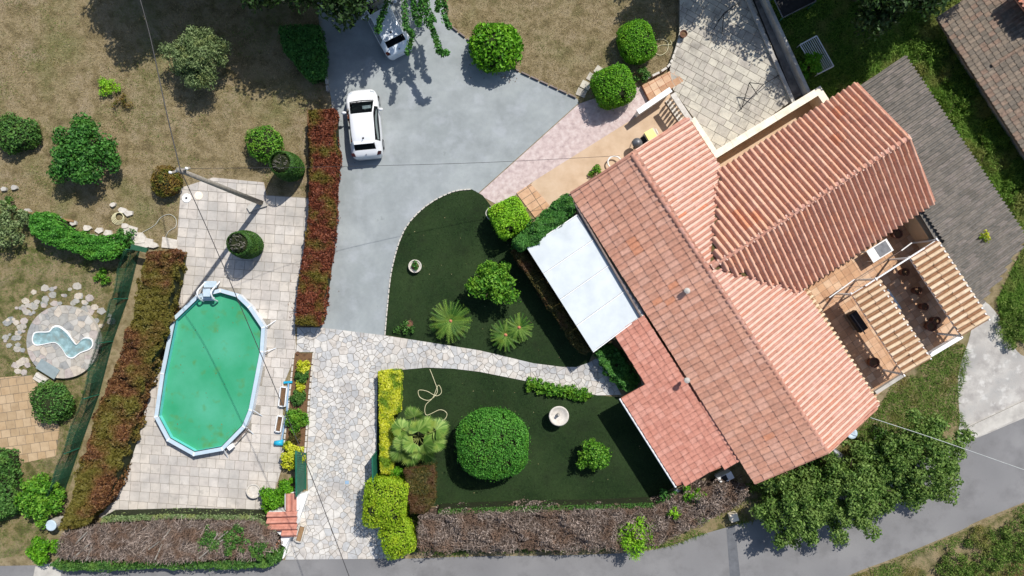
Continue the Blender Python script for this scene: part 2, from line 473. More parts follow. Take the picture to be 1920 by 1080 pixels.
LM['dark_tree'] = leafm('leaf_dark_tree', C(20, 36, 14), C(34, 58, 22), C(52, 80, 32), 0.2)
LM['road_tree'] = leafm('leaf_road_tree', C(58, 86, 34), C(90, 122, 52), C(134, 160, 84), 0.4, patch=C(112, 136, 68), pscale=1.1)
LM['olive'] = leafm('leaf_olive', C(70, 90, 50), C(100, 120, 74), C(136, 152, 106), 0.25)
LM['bright'] = leafm('leaf_bright', C(56, 106, 16), C(84, 140, 26), C(118, 172, 46), 0.35)
LM['ball'] = leafm('leaf_ball', C(42, 92, 24), C(66, 126, 40), C(98, 158, 62), 0.3)
LM['lime'] = leafm('leaf_lime', C(88, 138, 16), C(120, 172, 34), C(150, 196, 60), 0.35)
LM['yellow'] = leafm('leaf_yellow', C(100, 134, 14), C(132, 164, 26), C(166, 188, 58), 0.35)
LM['gold'] = leafm('leaf_gold', C(140, 150, 14), C(186, 190, 36), C(226, 220, 90), 0.3, patch=C(96, 126, 26), pscale=1.3, pth=0.56)
LM['citrus'] = leafm('leaf_citrus', C(44, 92, 18), C(78, 130, 32), C(120, 164, 58), 0.3)
LM['deep'] = leafm('leaf_deep', C(34, 74, 26), C(54, 104, 38), C(84, 134, 60), 0.25)
LM['bushgreen'] = leafm('leaf_bushgreen', C(40, 74, 26), C(64, 104, 42), C(96, 136, 66), 0.3)
LM['cypress'] = leafm('leaf_cypress', C(30, 58, 20), C(48, 82, 28), C(70, 106, 42), 0.15)
LM['red'] = leafm('leaf_red', C(70, 34, 24), C(104, 54, 36), C(134, 80, 56), 0.25, patch=C(100, 92, 36), pscale=0.75, pth=0.56)
LM['red_green'] = leafm('leaf_red_green', C(74, 46, 30), C(102, 68, 42), C(128, 94, 60), 0.25, patch=C(100, 94, 40), pscale=0.5, pth=0.49)
LM['brown_bush'] = leafm('leaf_brown_bush', C(78, 56, 22), C(110, 86, 36), C(126, 112, 48), 0.25, patch=C(86, 92, 30), pscale=2.0)
LM['brown_hedge'] = leafm('leaf_brown_hedge', C(44, 48, 18), C(66, 66, 26), C(92, 78, 38), 0.2, patch=C(78, 56, 34), pscale=1.0)
LM['twig'] = leafm('dead_twig', C(76, 66, 60), C(120, 106, 96), C(164, 150, 140), 0.1, patch=C(112, 92, 78), pscale=1.2, rough=0.9)
LM['cycad'] = leafm('leaf_cycad', C(40, 78, 22), C(70, 108, 34), C(112, 140, 58), 0.2)
LM['turf'] = leafm('turf_blade', C(20, 36, 14), C(34, 56, 24), C(52, 76, 38), 0.2, rough=.8)
LM['fan'] = leafm('leaf_fan', C(78, 112, 44), C(104, 138, 58), C(140, 164, 88), 0.25)
LM['grass_dry'] = leafm('grass_dry', C(110, 98, 66), C(150, 135, 98), C(180, 164, 126), 0.2, patch=C(112, 116, 66), pscale=0.4, pth=0.58, rough=0.9)
LM['grass_green'] = leafm('grass_green', C(62, 90, 30), C(92, 122, 46), C(130, 146, 76), 0.35, patch=C(126, 118, 66), pscale=0.5, pth=0.6, rough=0.8)
LM['grass_lush'] = leafm('grass_lush', C(62, 96, 30), C(92, 128, 44), C(128, 156, 70), 0.4, patch=C(132, 140, 76), pscale=0.6, pth=0.56, rough=0.8)
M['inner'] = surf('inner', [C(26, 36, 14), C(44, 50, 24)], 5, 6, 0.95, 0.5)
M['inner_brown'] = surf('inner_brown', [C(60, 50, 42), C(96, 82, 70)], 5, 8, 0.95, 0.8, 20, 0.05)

# ------------------------------------------------------------------ ground
BIG = [(-900, -900), (900, -900), (900, 900), (-900, 900)]
ground = struct('ground', MB().sheet(BIG, 0.0), M['dry_ground'])
def area_sheet(name, px, z, mat, kind='structure'):
    return struct(name, MB().sheet([tuple(W(a, b, z))[:2] for a, b in px], z), mat, kind)
def xy(px, z=0.0): return [tuple(W(a, b, z))[:2] for a, b in px]

road_up = [(-700, 1075), (60, 1060), (300, 1062), (540, 1050), (740, 1048), (900, 1043), (1100, 1040), (1230, 1030), (1330, 998), (1500, 950), (1660, 890), (1800, 832), (1920, 782), (2700, 470)]
road_dn = [(2700, 640), (1920, 942), (1800, 995), (1680, 1045), (1590, 1080), (1480, 1140), (1300, 1190), (-700, 1230)]
road_px = smooth(road_up, 4, False) + smooth(road_dn, 4, False)
area_sheet('road', road_px, 0.008, M['road'])
area_sheet('road_trench_patch', [(1362, 992), (1378, 986), (1390, 1100), (1370, 1100)], 0.012, M['road_patch'])
verge_px = [(2700, 645), (1920, 946), (1800, 999), (1680, 1049), (1590, 1084), (1480, 1144), (1900, 1700), (2900, 1500)]
area_sheet('far_verge', verge_px, 0.006, M['weedy_ground'])
mud = area_sheet('dirt_lane', [(1860, 1110), (1900, 1050), (2000, 985), (2300, 880), (2300, 1100), (1900, 1250)], 0.012, M['brown_soil'])
weeds_px = smooth([(1640, 770), (1690, 705), (1790, 640), (1815, 680), (1795, 760), (1825, 835), (1700, 880), (1560, 935), (1400, 980), (1330, 998), (1230, 1028), (1000, 1035), (780, 1035), (780, 960), (1230, 940), (1300, 905), (1420, 905), (1560, 850)], 3)
area_sheet('weedy_bank', weeds_px, 0.004, M['weedy_ground'])
lush_px = [(1515, 165), (1430, -20), (1400, -160), (1900, -160), (1790, 20), (1760, 40), (1920, 290), (2100, 560), (2050, 640), (1880, 640), (1870, 560), (1925, 450), (1700, 105), (1610, 160), (1560, 190)]
area_sheet('green_bank', lush_px, 0.006, M['green_ground'])
area_sheet('concrete_apron', smooth([(1838, 566), (1872, 592), (1895, 640), (1930, 672), (2050, 690), (2050, 735), (1925, 782), (1802, 830), (1800, 790), (1797, 705), (1816, 640)], 4), 0.010, M['apron'])

left_lawn_px = [(-60, 375), (30, 395), (220, 450), (255, 470), (232, 590), (190, 690), (150, 850), (120, 950), (70, 1040), (-60, 1050)]
area_sheet('left_garden', left_lawn_px, 0.004, M['weedy_ground'])

drive_px = [(560, -260), (598, 40), (612, 145), (621, 185), (628, 300), (622, 420), (612, 510), (600, 614), (720, 629)]
lawn_curve = [(722, 628), (728, 560), (736, 500), (758, 432), (798, 387), (848, 360), (885, 355)]
drive_px += smooth(lawn_curve, 4, False)[1:] + [(897, 362), (1085, 193), (1083, 186), (960, 130), (905, 98), (846, 52), (830, 0), (800, -260)]
area_sheet('driveway', drive_px, 0.010, M['drive'])
area_sheet('pink_path', [(897, 364), (1085, 195), (1150, 172), (1204, 162), (1217, 190), (1196, 217), (1000, 340), (938, 387)], 0.012, M['pink_gravel'])
area_sheet('tan_terrace', [(1000, 340), (1196, 217), (1262, 170), (1320, 220), (1290, 330), (1100, 420), (1035, 400), (990, 352)], 0.014, M['tan_floor'])
upper_lawn = smooth(lawn_curve, 4, False) + [(905, 366), (925, 392), (975, 470), (1112, 660), (1104, 680), (1080, 688), (1055, 688), (1000, 681), (900, 657), (800, 641)]
area_sheet('upper_artificial_lawn', upper_lawn, 0.018, M['turf'])
lower_lawn = [(706, 693), (755, 693)] + smooth([(755, 693), (800, 689), (850, 691), (900, 697), (980, 713), (1040, 724), (1120, 741)], 3, False)[1:] + [(1165, 745), (1280, 905), (1222, 936), (1150, 944), (820, 949), (706, 940)]
area_sheet('lower_artificial_lawn', lower_lawn, 0.018, M['turf'])

# ------------------------------------------------------------------ paving built stone by stone
def pieces(base, name, cells, mats, z0, z1, jit=0.006, maxn=300, pick=None):
    """cells: list of convex outlines; the largest maxn are parts, the rest one joined part"""
    cells = [c for c in cells if len(c) >= 3 and area(c) > 0.012]
    cells.sort(key=lambda c: -area(c))
    for c in cells[:maxn]:
        cx = sum(p[0] for p in c) / len(c); cy = sum(p[1] for p in c) / len(c)
        mb = MB().prism([(p[0] - cx, p[1] - cy) for p in c], 0.0, z1 - z0 + random.uniform(-jit, jit), bottom=False)
        o = link(name, mesh_of(mb, name, random.choice(mats)), base)
        o.location = (cx, cy, z0)
    rest = cells[maxn:]
    if rest:
        mb = MB()
        for c in rest: mb.prism(c, z0, z1 + random.uniform(-jit, jit), random.randrange(len(mats)), bottom=False)
        o = link(name + '_small', mesh_of(mb, name, mats), base)
        o['kind'] = 'stuff'
def grid_cells(poly, sx, sy, ang, gap, holes=(), vary=0.0, stagger=0.0, opus=False):
    c, s = math.cos(ang), math.sin(ang)
    to = lambda p: (p[0] * c + p[1] * s, -p[0] * s + p[1] * c)
    fr = lambda p: (p[0] * c - p[1] * s, p[0] * s + p[1] * c)
    L = [to(p) for p in poly]
    x0 = min(p[0] for p in L); x1 = max(p[0] for p in L); y0 = min(p[1] for p in L); y1 = max(p[1] for p in L)
    out = []
    y = y0; row = 0
    while y < y1:
        h = sy * (random.choice((0.7, 1.0, 1.35)) if opus else 1 + vary * random.uniform(-1, 1))
        x = x0 - (row % 2) * stagger * sx - (random.random() * sx if opus else 0)
        while x < x1:
            w = sx * (random.choice((0.65, 1.0, 1.5)) if opus else 1 + vary * random.uniform(-1, 1))
            cell = [(x + gap, y + gap), (x + w - gap, y + gap), (x + w - gap, y + h - gap), (x + gap, y + h - gap)]
            q = clip_to(L, cell)
            if len(q) >= 3:
                m = fr((x + w / 2, y + h / 2))
                if not any(inside([m], hl)[0] for hl in holes): out.append([fr(p) for p in q])
            x += w
        y += h; row += 1
    return out
def crazy_cells(poly, n, gap):
    """irregular stones: relaxed seeds, each cell cut back by the joint"""
    P = sample_in(poly, n)
    for _ in range(2):
        big = sample_in(poly, n * 12)
        d = ((big[:, None, :] - P[None]) ** 2).sum(2).argmin(1)
        for i in range(n):
            q = big[d == i]
            if len(q): P[i] = P[i] * 0.45 + q.mean(0) * 0.55
    out = []
    for i in range(n):
        d = ((P - P[i]) ** 2).sum(1)
        idx = np.argsort(d)[1:22]
        R = 1.6
        cell = [(P[i][0] - R, P[i][1] - R), (P[i][0] + R, P[i][1] - R), (P[i][0] + R, P[i][1] + R), (P[i][0] - R, P[i][1] + R)]
        for j in idx:
            nx, ny = P[j] - P[i]; l = math.hypot(nx, ny); nx /= l; ny /= l
            g = gap * random.uniform(0.5, 1.5)
            cell = clip_half(cell, P[i][0] + nx * (l / 2 - g), P[i][1] + ny * (l / 2 - g), nx, ny)
            if len(cell) < 3: break
        if len(cell) < 3: continue
        q = clip_to(poly, cell)
        if len(q) >= 3: out.append(q)
    return out
pool_px = [(368, 553), (413, 541), (447, 551), (470, 573), (497, 613), (494, 660), (473, 770), (460, 802), (418, 845), (363, 855), (313, 827), (289, 782), (301, 700), (322, 597)]
PZ = 0.62
pool_xy = [tuple(W(a, b, PZ))[:2] for a, b in pool_px]
terr_px = [(340, 352), (400, 333), (495, 342), (500, 366), (581, 371), (577, 500), (553, 612), (556, 662), (532, 720), (528, 880), (500, 970), (186, 970), (228, 830), (290, 680), (330, 480)]
terr_xy = xy(terr_px)
pool_terrace = struct('pool_terrace', MB().sheet(terr_xy, 0.020), M['joint_light'])
pieces(pool_terrace, 'paving_slab', grid_cells(terr_xy, 0.56, 0.56, math.radians(-4), 0.013, [pool_xy], 0.06, 0.0), M['slab'], 0.006, 0.036, 0.004)
crazy_px = [(558, 614), (600, 614), (722, 629), (800, 641), (900, 657), (1000, 681), (1055, 688), (1080, 688), (1104, 680), (1125, 668), (1165, 740), (1120, 741), (1040, 724), (980, 713), (900, 697), (850, 691), (800, 689), (755, 693), (708, 697), (706, 880), (690, 930), (735, 1047), (535, 1049), (552, 990), (578, 925), (576, 850), (588, 660), (556, 660)]
crazy_xy = xy(crazy_px)
crazy = struct('stone_paved_path', MB().sheet(crazy_xy, 0.022), M['joint_dark'])
pieces(crazy, 'paving_stone', crazy_cells(crazy_xy, 760, 0.011), M['stone'], 0.006, 0.040, 0.007)
PATZ = 0.30
patio_px = [(1276, -170), (1340, -170), (1488, 186), (1350, 288), (1262, 168), (1256, 130), (1274, 60)]
patio_xy = xy(patio_px, PATZ)
patio = struct('upper_patio', MB().prism(patio_xy, 0.0, PATZ - 0.012), M['joint_dark'])
pieces(patio, 'paving_slab', grid_cells(patio_xy, 0.52, 0.40, math.radians(-29), 0.013, opus=True), M['patio_slab'], PATZ - 0.03, PATZ, 0.004)
tanp = [(-60, 712), (60, 703), (75, 730), (112, 800), (105, 855), (25, 872), (-60, 880)]
tan_xy = xy(tanp)
tanpatio = struct('sand_paved_patio', MB().sheet(tan_xy, 0.016), M['joint'])
pieces(tanpatio, 'paving_slab', grid_cells(tan_xy, 0.5, 0.5, math.radians(8), 0.012, vary=0.1, stagger=0.5), M['tan_slab'], 0.006, 0.028)
# ------------------------------------------------------------------ tiled roofs
def tile_mats(nm, cols, dirt):
    return [surf(nm, [C(a - 22, b - 18, c - 16, K), C(a, b, c, K), C(a + 12, b + 12, c + 12, K)], 5, 8, 0.85, 0.3, 40, 0.006, second=[(C(*dirt, K), 1.1, 0.60, 0.08, 0.45), (C(dirt[0] * .8, dirt[1] * .82, dirt[2] * .82, K), 4.5, 0.66, 0.05, 0.5)]) for a, b, c in cols]
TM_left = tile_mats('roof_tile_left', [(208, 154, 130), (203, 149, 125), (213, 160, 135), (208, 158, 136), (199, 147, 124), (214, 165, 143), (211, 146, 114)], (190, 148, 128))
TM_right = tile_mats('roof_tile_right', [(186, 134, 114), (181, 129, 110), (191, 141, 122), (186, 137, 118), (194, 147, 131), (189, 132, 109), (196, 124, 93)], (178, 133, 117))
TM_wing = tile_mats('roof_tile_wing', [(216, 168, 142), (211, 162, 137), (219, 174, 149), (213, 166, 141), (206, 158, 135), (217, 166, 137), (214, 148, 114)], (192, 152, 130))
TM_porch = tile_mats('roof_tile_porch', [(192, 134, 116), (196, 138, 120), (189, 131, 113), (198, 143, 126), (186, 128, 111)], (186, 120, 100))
TM_grey = tile_mats('old_grey_tile', [(118, 112, 104), (113, 108, 101), (124, 117, 109), (110, 105, 98), (128, 120, 113)], (92, 88, 80))
TM_brown = tile_mats('old_brown_tile', [(124, 112, 98), (116, 106, 94), (132, 118, 103), (110, 101, 90), (136, 117, 101), (130, 109, 94)], (100, 90, 78))
TM_cream = tile_mats('cream_tile', [(226, 200, 166), (218, 190, 156), (232, 208, 178)], (196, 168, 134))

def tile_template(pu, pv, kind):
    """wave across, one course long; the lower end rides up over the course below"""
    if kind == 'canal':
        prof = [(-0.5, 0.0), (-0.36, 0.02), (-0.27, 0.29), (-0.13, 0.52), (0.0, 0.60), (0.13, 0.52), (0.27, 0.29), (0.36, 0.02), (0.5, 0.0)]
        lift = 0.012
    elif kind == 'roman':
        prof = [(-0.5, 0.02), (-0.30, 0.0), (0.02, 0.0), (0.12, 0.11), (0.22, 0.18), (0.33, 0.18), (0.44, 0.09), (0.5, 0.03)]
        lift = 0.014
    elif kind == 'tight':
        prof = [(-0.5, 0.02), (-0.22, 0.0), (-0.18, 0.2), (-0.04, 0.34), (0.12, 0.34), (0.28, 0.2), (0.32, 0.0), (0.5, 0.02)]
        lift = 0.012
    else:
        prof = [(-0.5, 0.0), (-0.2, -0.02), (0.1, 0.0), (0.25, 0.11), (0.4, 0.11), (0.5, 0.0)]
        lift = 0.020
    n = len(prof); V = []; F = []
    for v, dz in ((-0.56, lift + 0.012), (0.5, 0.0)):
        for a, b in prof: V.append((a * pu, v * pv, b * pu + dz))
    for dz in (-0.012, lift + 0.012):
        for a, b in prof: V.append((a * pu, -0.56 * pv, b * pu + dz))
    for i in range(n - 1):
        F.append((i, i + 1, n + i + 1, n + i)); F.append((2 * n + i, 2 * n + i + 1, 3 * n + i + 1, 3 * n + i))
    return np.array(V), np.array(F)
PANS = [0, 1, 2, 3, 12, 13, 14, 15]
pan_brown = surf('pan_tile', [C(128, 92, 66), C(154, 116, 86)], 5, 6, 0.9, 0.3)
def slope_frame(e0, e1, r0):
    """e0, e1 along the eave, r0 up at the ridge: origin, along, up-slope, normal"""
    e0, e1, r0 = Vector(e0), Vector(e1), Vector(r0)
    u = (e1 - e0).normalized()
    n = u.cross(r0 - e0).normalized()
    if n.z < 0: n = -n
    v = n.cross(u)
    if v.dot(r0 - e0) < 0: v = -v
    return e0, u, v, n
def tile_cells(e0, u, v, n, polyxy, pu, pv, off=0.03):
    """matrices of every tile whose middle lies over the outline (seen from above)"""
    out = []
    Q = []
    for p in polyxy:
        # lift the outline point on to the slope plane
        z = e0.z - ((p[0] - e0.x) * n.x + (p[1] - e0.y) * n.y) / n.z
        d = Vector((p[0], p[1], z)) - e0
        Q.append((d.dot(u), d.dot(v)))
    a0 = min(q[0] for q in Q); a1 = max(q[0] for q in Q); b0 = min(q[1] for q in Q); b1 = max(q[1] for q in Q)
    nu = max(1, round((a1 - a0) / pu)); nv = max(1, round((b1 - b0) / pv))
    pu2 = (a1 - a0) / nu; pv2 = (b1 - b0) / nv
    pts = []; idx = []
    for j in range(nv):
        for i in range(nu): pts.append((a0 + (i + 0.5) * pu2, b0 + (j + 0.5) * pv2)); idx.append((i, j))
    ins = inside(np.array(pts), Q)
    # right-handed local axes: x along, y up the slope, z out
    uu = u if u.cross(v).dot(n) > 0 else -u
    for k, (a, b) in enumerate(pts):
        if not ins[k]: continue
        o = e0 + u * (a + random.uniform(-.006, .006)) + v * (b + random.uniform(-.012, .012)) + n * (off + random.uniform(-.004, .004))
        th = random.gauss(0, 0.018)
        ux = uu * math.cos(th) + v * math.sin(th); vy = v * math.cos(th) - uu * math.sin(th)
        out.append((Matrix(((ux.x, vy.x, n.x, o.x), (ux.y, vy.y, n.y, o.y), (ux.z, vy.z, n.z, o.z), (0, 0, 0, 1))), idx[k], o))
    return out, pu2, pv2
def lay_tiles(parent, cells, tv, tf, mats, single_n, name='roof_tile', odd=None, pan=None, pan_m=None):
    """first single_n cells are parts of their own, the rest one joined part"""
    root = Vector((0, 0, 0)); p = parent
    while p is not None: root += p.location; p = p.parent
    variants = []
    for m in mats:
        k_ = np.zeros(len(tf), int)
        if pan is not None: k_[pan] = 1
        variants.append(np_mesh(name, tv, tf, [m] + ([pan_m] if pan_m else []), mi=k_))
    nm = len(mats)
    def choose(o):
        if odd and any((o.x - q.x) ** 2 + (o.y - q.y) ** 2 < r * r for q, r in odd): return nm - 1
        if odd is not None and random.random() < 0.006: return nm - 1
        return random.randrange(nm - (1 if odd is not None else 0))
    T = Matrix.Translation(-root)
    for mtx, ij, o in cells[:single_n]:
        t = bpy.data.objects.new(name, variants[choose(o)]); COL.objects.link(t)
        t.parent = parent; t.matrix_local = T @ mtx
    rest = cells[single_n:]
    if rest:
        V = []; MI = []; h = np.c_[tv, np.ones(len(tv))]
        for mtx, ij, o in rest:
            V.append((h @ np.array(T @ mtx).T)[:, :3]); k_ = np.full(len(tf), choose(o))
            if pan is not None: k_[pan] = nm
            MI.append(k_)
        F = (np.arange(len(rest))[:, None, None] * len(tv) + tf[None]).reshape(-1, 4)
        o = link(name + '_rest', np_mesh(name, np.concatenate(V), F, mats + ([pan_m] if pan_m else []), mi=np.concatenate(MI)), parent)
        o['kind'] = 'stuff'
def ridge_row(parent, p, q, r, mats, step=0.42, name='ridge_tile', mortar=None):
    """half-round ridge tiles end to end from p to q"""
    p, q = Vector(p), Vector(q)
    d = q - p; L = d.length; d.normalize()
    n = max(1, round(L / step)); st = L / n
    root = Vector((0, 0, 0)); pp = parent
    while pp is not None: root += pp.location; pp = pp.parent
    side = d.cross(Vector((0, 0, 1))).normalized(); up = side.cross(d)
    mb = MB(); k = 7; V = []; F = []
    for e, rr in ((-0.5, r * 1.06), (0.47, r * 0.94)):
        for i in range(k):
            a = math.pi * i / (k - 1)
            V.append((math.cos(a) * rr, e * st, math.sin(a) * rr * 0.75))
    F = [(i, i + 1, k + i + 1, k + i) for i in range(k - 1)] + [tuple(range(k))] + [tuple(range(2 * k - 1, k - 1, -1))]
    mb.add(V, F)
    vs_ = [mesh_of(mb, name, m, False) for m in mats]
    for i in range(n):
        c = p + d * (st * (i + 0.5)) - root
        t = bpy.data.objects.new(name, random.choice(vs_)); COL.objects.link(t); t.parent = parent
        t.matrix_local = Matrix(((side.x, d.x, up.x, c.x), (side.y, d.y, up.y, c.y), (side.z, d.z, up.z, c.z), (0, 0, 0, 1)))
    if mortar:
        m2 = MB()
        for i in range(n + 1):
            c = p + d * (st * i)
            m2.bar(c - d * 0.035 + up * 0.0, c + d * 0.035 + up * 0.0, r * 2.1, r * 1.35)
        part('mortar', m2, mortar, parent)

# ------------------------------------------------------------------ the house
EV, RD = 2.5, 4.0
A = W(1070, 362, EV); Bq = W(1285, 222, EV + .05); R1 = W(1185, 290, RD)
A2 = W(1415, 905, EV); R2 = W(1551, 848, RD); B2 = W(1643, 765, EV + .05)
J = W(1334, 500, RD); V1 = W(1352, 318, EV + .05); V2 = W(1503, 540, EV + .05)
G1 = W(1605, 157, EV + .05); G2 = W(1703, 258, RD); G3 = W(1750, 378, EV + .05)
house = thing('house', 'low L-shaped house with salmon terracotta tiled roofs beside the artificial lawn', 'house', (6.5, -1.5, 0))
def inset_poly(pts, d):
    c = sum((Vector((p[0], p[1])) for p in pts), Vector((0, 0))) / len(pts)
    return [tuple(Vector((p[0], p[1])) + (c - Vector((p[0], p[1]))).normalized() * d) for p in pts]
wl = MB()
wl.prism(inset_poly([A, Bq, B2, A2], 0.55), -0.05, EV - 0.12)
wl.prism(inset_poly([W(1400, 430, EV), V1, G1, G3, V2], 0.55), -0.05, EV - 0.13)
part('wall', wl, M['render'], house)
# gable infill under the ridge
def gable(a, r, b, back):
    bk = Vector(back).normalized() * 0.45
    P = [Vector(a), Vector(r), Vector(b)]
    q = [p + bk + Vector((0, 0, -0.10)) for p in P]; s_ = [p + bk * 1.5 + Vector((0, 0, -0.10)) for p in P]
    gm = MB(); gm.add(q + s_, [(0, 1, 2), (5, 4, 3), (0, 3, 4, 1), (1, 4, 5, 2), (2, 5, 3, 0)])
    part('gable', gm, M['render'], house)
dm = (R2 - R1).normalized()
dwg = (G2 - J).normalized()
gable(A, R1, Bq, dm); gable(A2, R2, B2, -dm); gable(G1, G2, G3, -dwg)
roof = part('roof', MB(), M['gutter'], house)   # the boarded deck that carries the tiles
dk = MB()
def deck(poly):
    n = len(poly)
    v = [Vector(p) - Vector((0, 0, 0.05)) for p in poly] + [Vector(p) - Vector((0, 0, 0.13)) for p in poly]
    f = [tuple(range(n)), tuple(range(2 * n - 1, n - 1, -1))] + [(i, n + i, n + (i + 1) % n, (i + 1) % n) for i in range(n)]
    dk.add(v, f)
deck([A, A2, R2, R1]); deck([R1, J, V1, Bq]); deck([J, R2, B2, V2]); deck([J, G2, G1, V1]); deck([J, V2, G3, G2])
dk.v = [(a - 6.5, b + 1.5, c) for a, b, c in dk.v]
roof.data = mesh_of(dk, 'roof', surf('deck', [C(150, 96, 76), C(170, 112, 90)], 4, 5, 0.9, 0.2))
P2 = lambda pts: [(p[0], p[1]) for p in pts]
odd_px = [(1190, 450), (1197, 465), (1262, 532), (1244, 563), (1120, 362), (1434, 822), (1560, 832), (1392, 420), (1410, 412), (1385, 410)]
odd = [(W(a, b, 3.2), 0.22) for a, b in odd_px]
# wing, deep barrel tiles (these show largest: single parts)
fr = slope_frame(V1, G1, G2)
cw, pu, pv = tile_cells(*fr, P2([J + dwg * 0.1, V1 - dwg * 0.3, G1, G2]), 0.345, 0.62)
tv, tf = tile_template(pu, pv, 'canal')
n1 = min(len(cw), 150); random.shuffle(cw)
lay_tiles(roof, cw, tv, tf, TM_wing, n1, odd=odd)
fr = slope_frame(V2, G3, G2)
cw2, pu, pv = tile_cells(*fr, P2([J + dwg * 0.1, V2 - dwg * 0.3, G3, G2]), 0.345, 0.62)
tv, tf = tile_template(pu, pv, 'canal'); random.shuffle(cw2)
n2 = min(len(cw2), 300 - n1)
lay_tiles(roof, cw2, tv, tf, TM_wing, n2, odd=odd)
print('wing tiles', len(cw), len(cw2))
# main roof
mort = surf('mortar', [C(206, 170, 152), C(216, 186, 170)], 6, 6, 0.9, 0.2)
fr = slope_frame(A, A2, R1)
cl, pu, pv = tile_cells(*fr, P2([A, A2, R2, R1]), 0.315, 0.60)
tv, tf = tile_template(pu, pv, 'roman')
nl = max(0, 300 - n1 - n2)
lay_tiles(roof, cl, tv, tf, TM_left, nl, odd=odd)
for poly in ([R1, J, V1 + dm * .2, Bq], [J, R2, B2, V2 - dm * .2]):
    fr = slope_frame(Bq, B2, R1)
    cr, pu, pv = tile_cells(*fr, P2(poly), 0.29, 0.75)
    tv, tf = tile_template(pu, pv, 'tight')
    lay_tiles(roof, cr, tv, tf, TM_right, 0, odd=odd, pan=[0, 1, 12, 13], pan_m=mort)
print('main tiles', len(cl))
ridge_row(roof, J + Vector((0, 0, .06)), G2 + Vector((0, 0, .06)), 0.15, TM_right[:5], 0.42, mortar=mort)
ridge_row(roof, R1 + Vector((0, 0, .05)), R2 + Vector((0, 0, .05)), 0.13, TM_right[1:5], 0.45)
# verge boards along the gables and eaves, gutters
for p, q in ((A, R1), (R1, Bq), (A2, R2), (R2, B2), (G1, G2), (G2, G3)):
    part('verge', MB().bar(p + Vector((0, 0, .03)), q + Vector((0, 0, .03)), 0.11, 0.16), TM_right[0], house)
# valley flashings
vl = MB()
vl.bar(J + Vector((0, 0, -.02)), V1 + Vector((0, 0, .02)), 0.16, 0.05); vl.bar(J + Vector((0, 0, -.02)), V2 + Vector((0, 0, .02)), 0.16, 0.05)
part('valley', vl, surf('moss', [C(74, 68, 40), C(104, 92, 58)], 6, 6, 0.95, 0.4), house)
def out_from(p, q, c, d):
    s = (Vector(q) - Vector(p)).cross(Vector((0, 0, 1))).normalized()
    if s.dot(Vector(c) - Vector(p)) > 0: s = -s
    return Vector(p) + s * d, Vector(q) + s * d
for p, q, c in ((A, W(1205, 592, EV), R1),):
    a, b = out_from(p, q, c, 0.09)
    part('gutter', MB().tube([a + Vector((0, 0, -.05)), b + Vector((0, 0, -.05))], 0.07, 8), M['gutter'], house)
# eave course under the right slope: a row of cream tile ends
fr = slope_frame(V2 + Vector((0, 0, -.22)), B2 + Vector((0, 0, -.22)), R2)
e0, u, v, n = fr
sd = -v
strip = [V2, B2, B2 + sd * 0.34, V2 + sd * 0.34]
ce, pu, pv = tile_cells(e0, u, v, n, P2(strip), 0.30, 0.36, 0.0)
tv, tf = tile_template(pu, pv, 'canal')
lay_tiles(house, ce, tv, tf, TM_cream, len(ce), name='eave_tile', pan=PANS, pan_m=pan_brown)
# vents on the left slope
def vent(px, py, z):
    p = W(px, py, z)
    mb = MB().lathe([(0.10, -0.1), (0.10, 0.22), (0.16, 0.24), (0.16, 0.30), (0.05, 0.36)], 10, p)
    part('roof_vent', mb, M['concrete'], house)
vent(1286, 545, 3.55); vent(1286, 712, 2.95)
# porch roof, lower and redder
PZ1, PZ0 = 2.42, 2.05
pA = W(1205, 592, PZ1); pB = W(1394, 860, PZ1)
pC = W(1158, 626, PZ0 + .1); pD = W(1208, 722, PZ0 + .1); pE = W(1165, 746, PZ0); pF = W(1270, 912, PZ0)
proof = part('porch_roof', MB(), M['gutter'], house)
fr = slope_frame(pE, pF, pB)
e0, u, v, n = fr
onp = lambda p: Vector((p[0], p[1], e0.z - ((p[0] - e0.x) * n.x + (p[1] - e0.y) * n.y) / n.z))
pp = [onp(p) for p in (pA, pC, pD, pE, pF, pB)]
dk = MB(); deck(pp)
dk.v = [(a - 6.5, b + 1.5, c) for a, b, c in dk.v]
proof.data = mesh_of(dk, 'porch_roof', roof.data.materials[0])
cp, pu, pv = tile_cells(e0, u, v, n, P2(pp), 0.30, 0.37)
tv, tf = tile_template(pu, pv, 'flat')
lay_tiles(proof, cp, tv, tf, TM_porch, 0)
print('porch', len(cp))
gt = MB(); a, b = out_from(pE, pF, pB, 0.10); gt.tube([a + Vector((0, 0, -.04)), b + Vector((0, 0, -.04))], 0.06, 8)
part('gutter', gt, M['white'], house)
pw = MB(); pw.prism(inset_poly([pA, pD, pE + Vector((.3, -.1, 0)), pF, pB], 0.35), -0.05, PZ0 - 0.12)
part('porch_wall', pw, M['cream'], house)
dish = thing('satellite_dish', 'pale round satellite dish on the gable wall beside the verge', 'satellite dish', W(1590, 815, 1.2))
dp = W(1596, 812, 1.9)
part('dish', MB().lathe([(0.02, 0), (0.16, 0.03), (0.30, 0.10), (0.29, 0.12), (0.15, 0.05), (0.02, 0.03)], 18, dp), M['pool_rim'], dish, sm=True)
part('bracket', MB().bar(W(1578, 800, 1.6), dp, 0.04, 0.04), M['grey_metal'], dish)
ac = thing('water_heater', 'dark grey cylinder tank with pale cap beside the gable corner', 'tank', W(1570, 848, 0))
part('tank', MB().tube([W(1556, 842, 1.6), W(1582, 862, 1.3)], 0.22, 12), M['grey_metal'], ac, sm=True)
part('cap', MB().tube([W(1583, 863, 1.28), W(1586, 866, 1.25)], 0.17, 12), M['concrete'], ac)
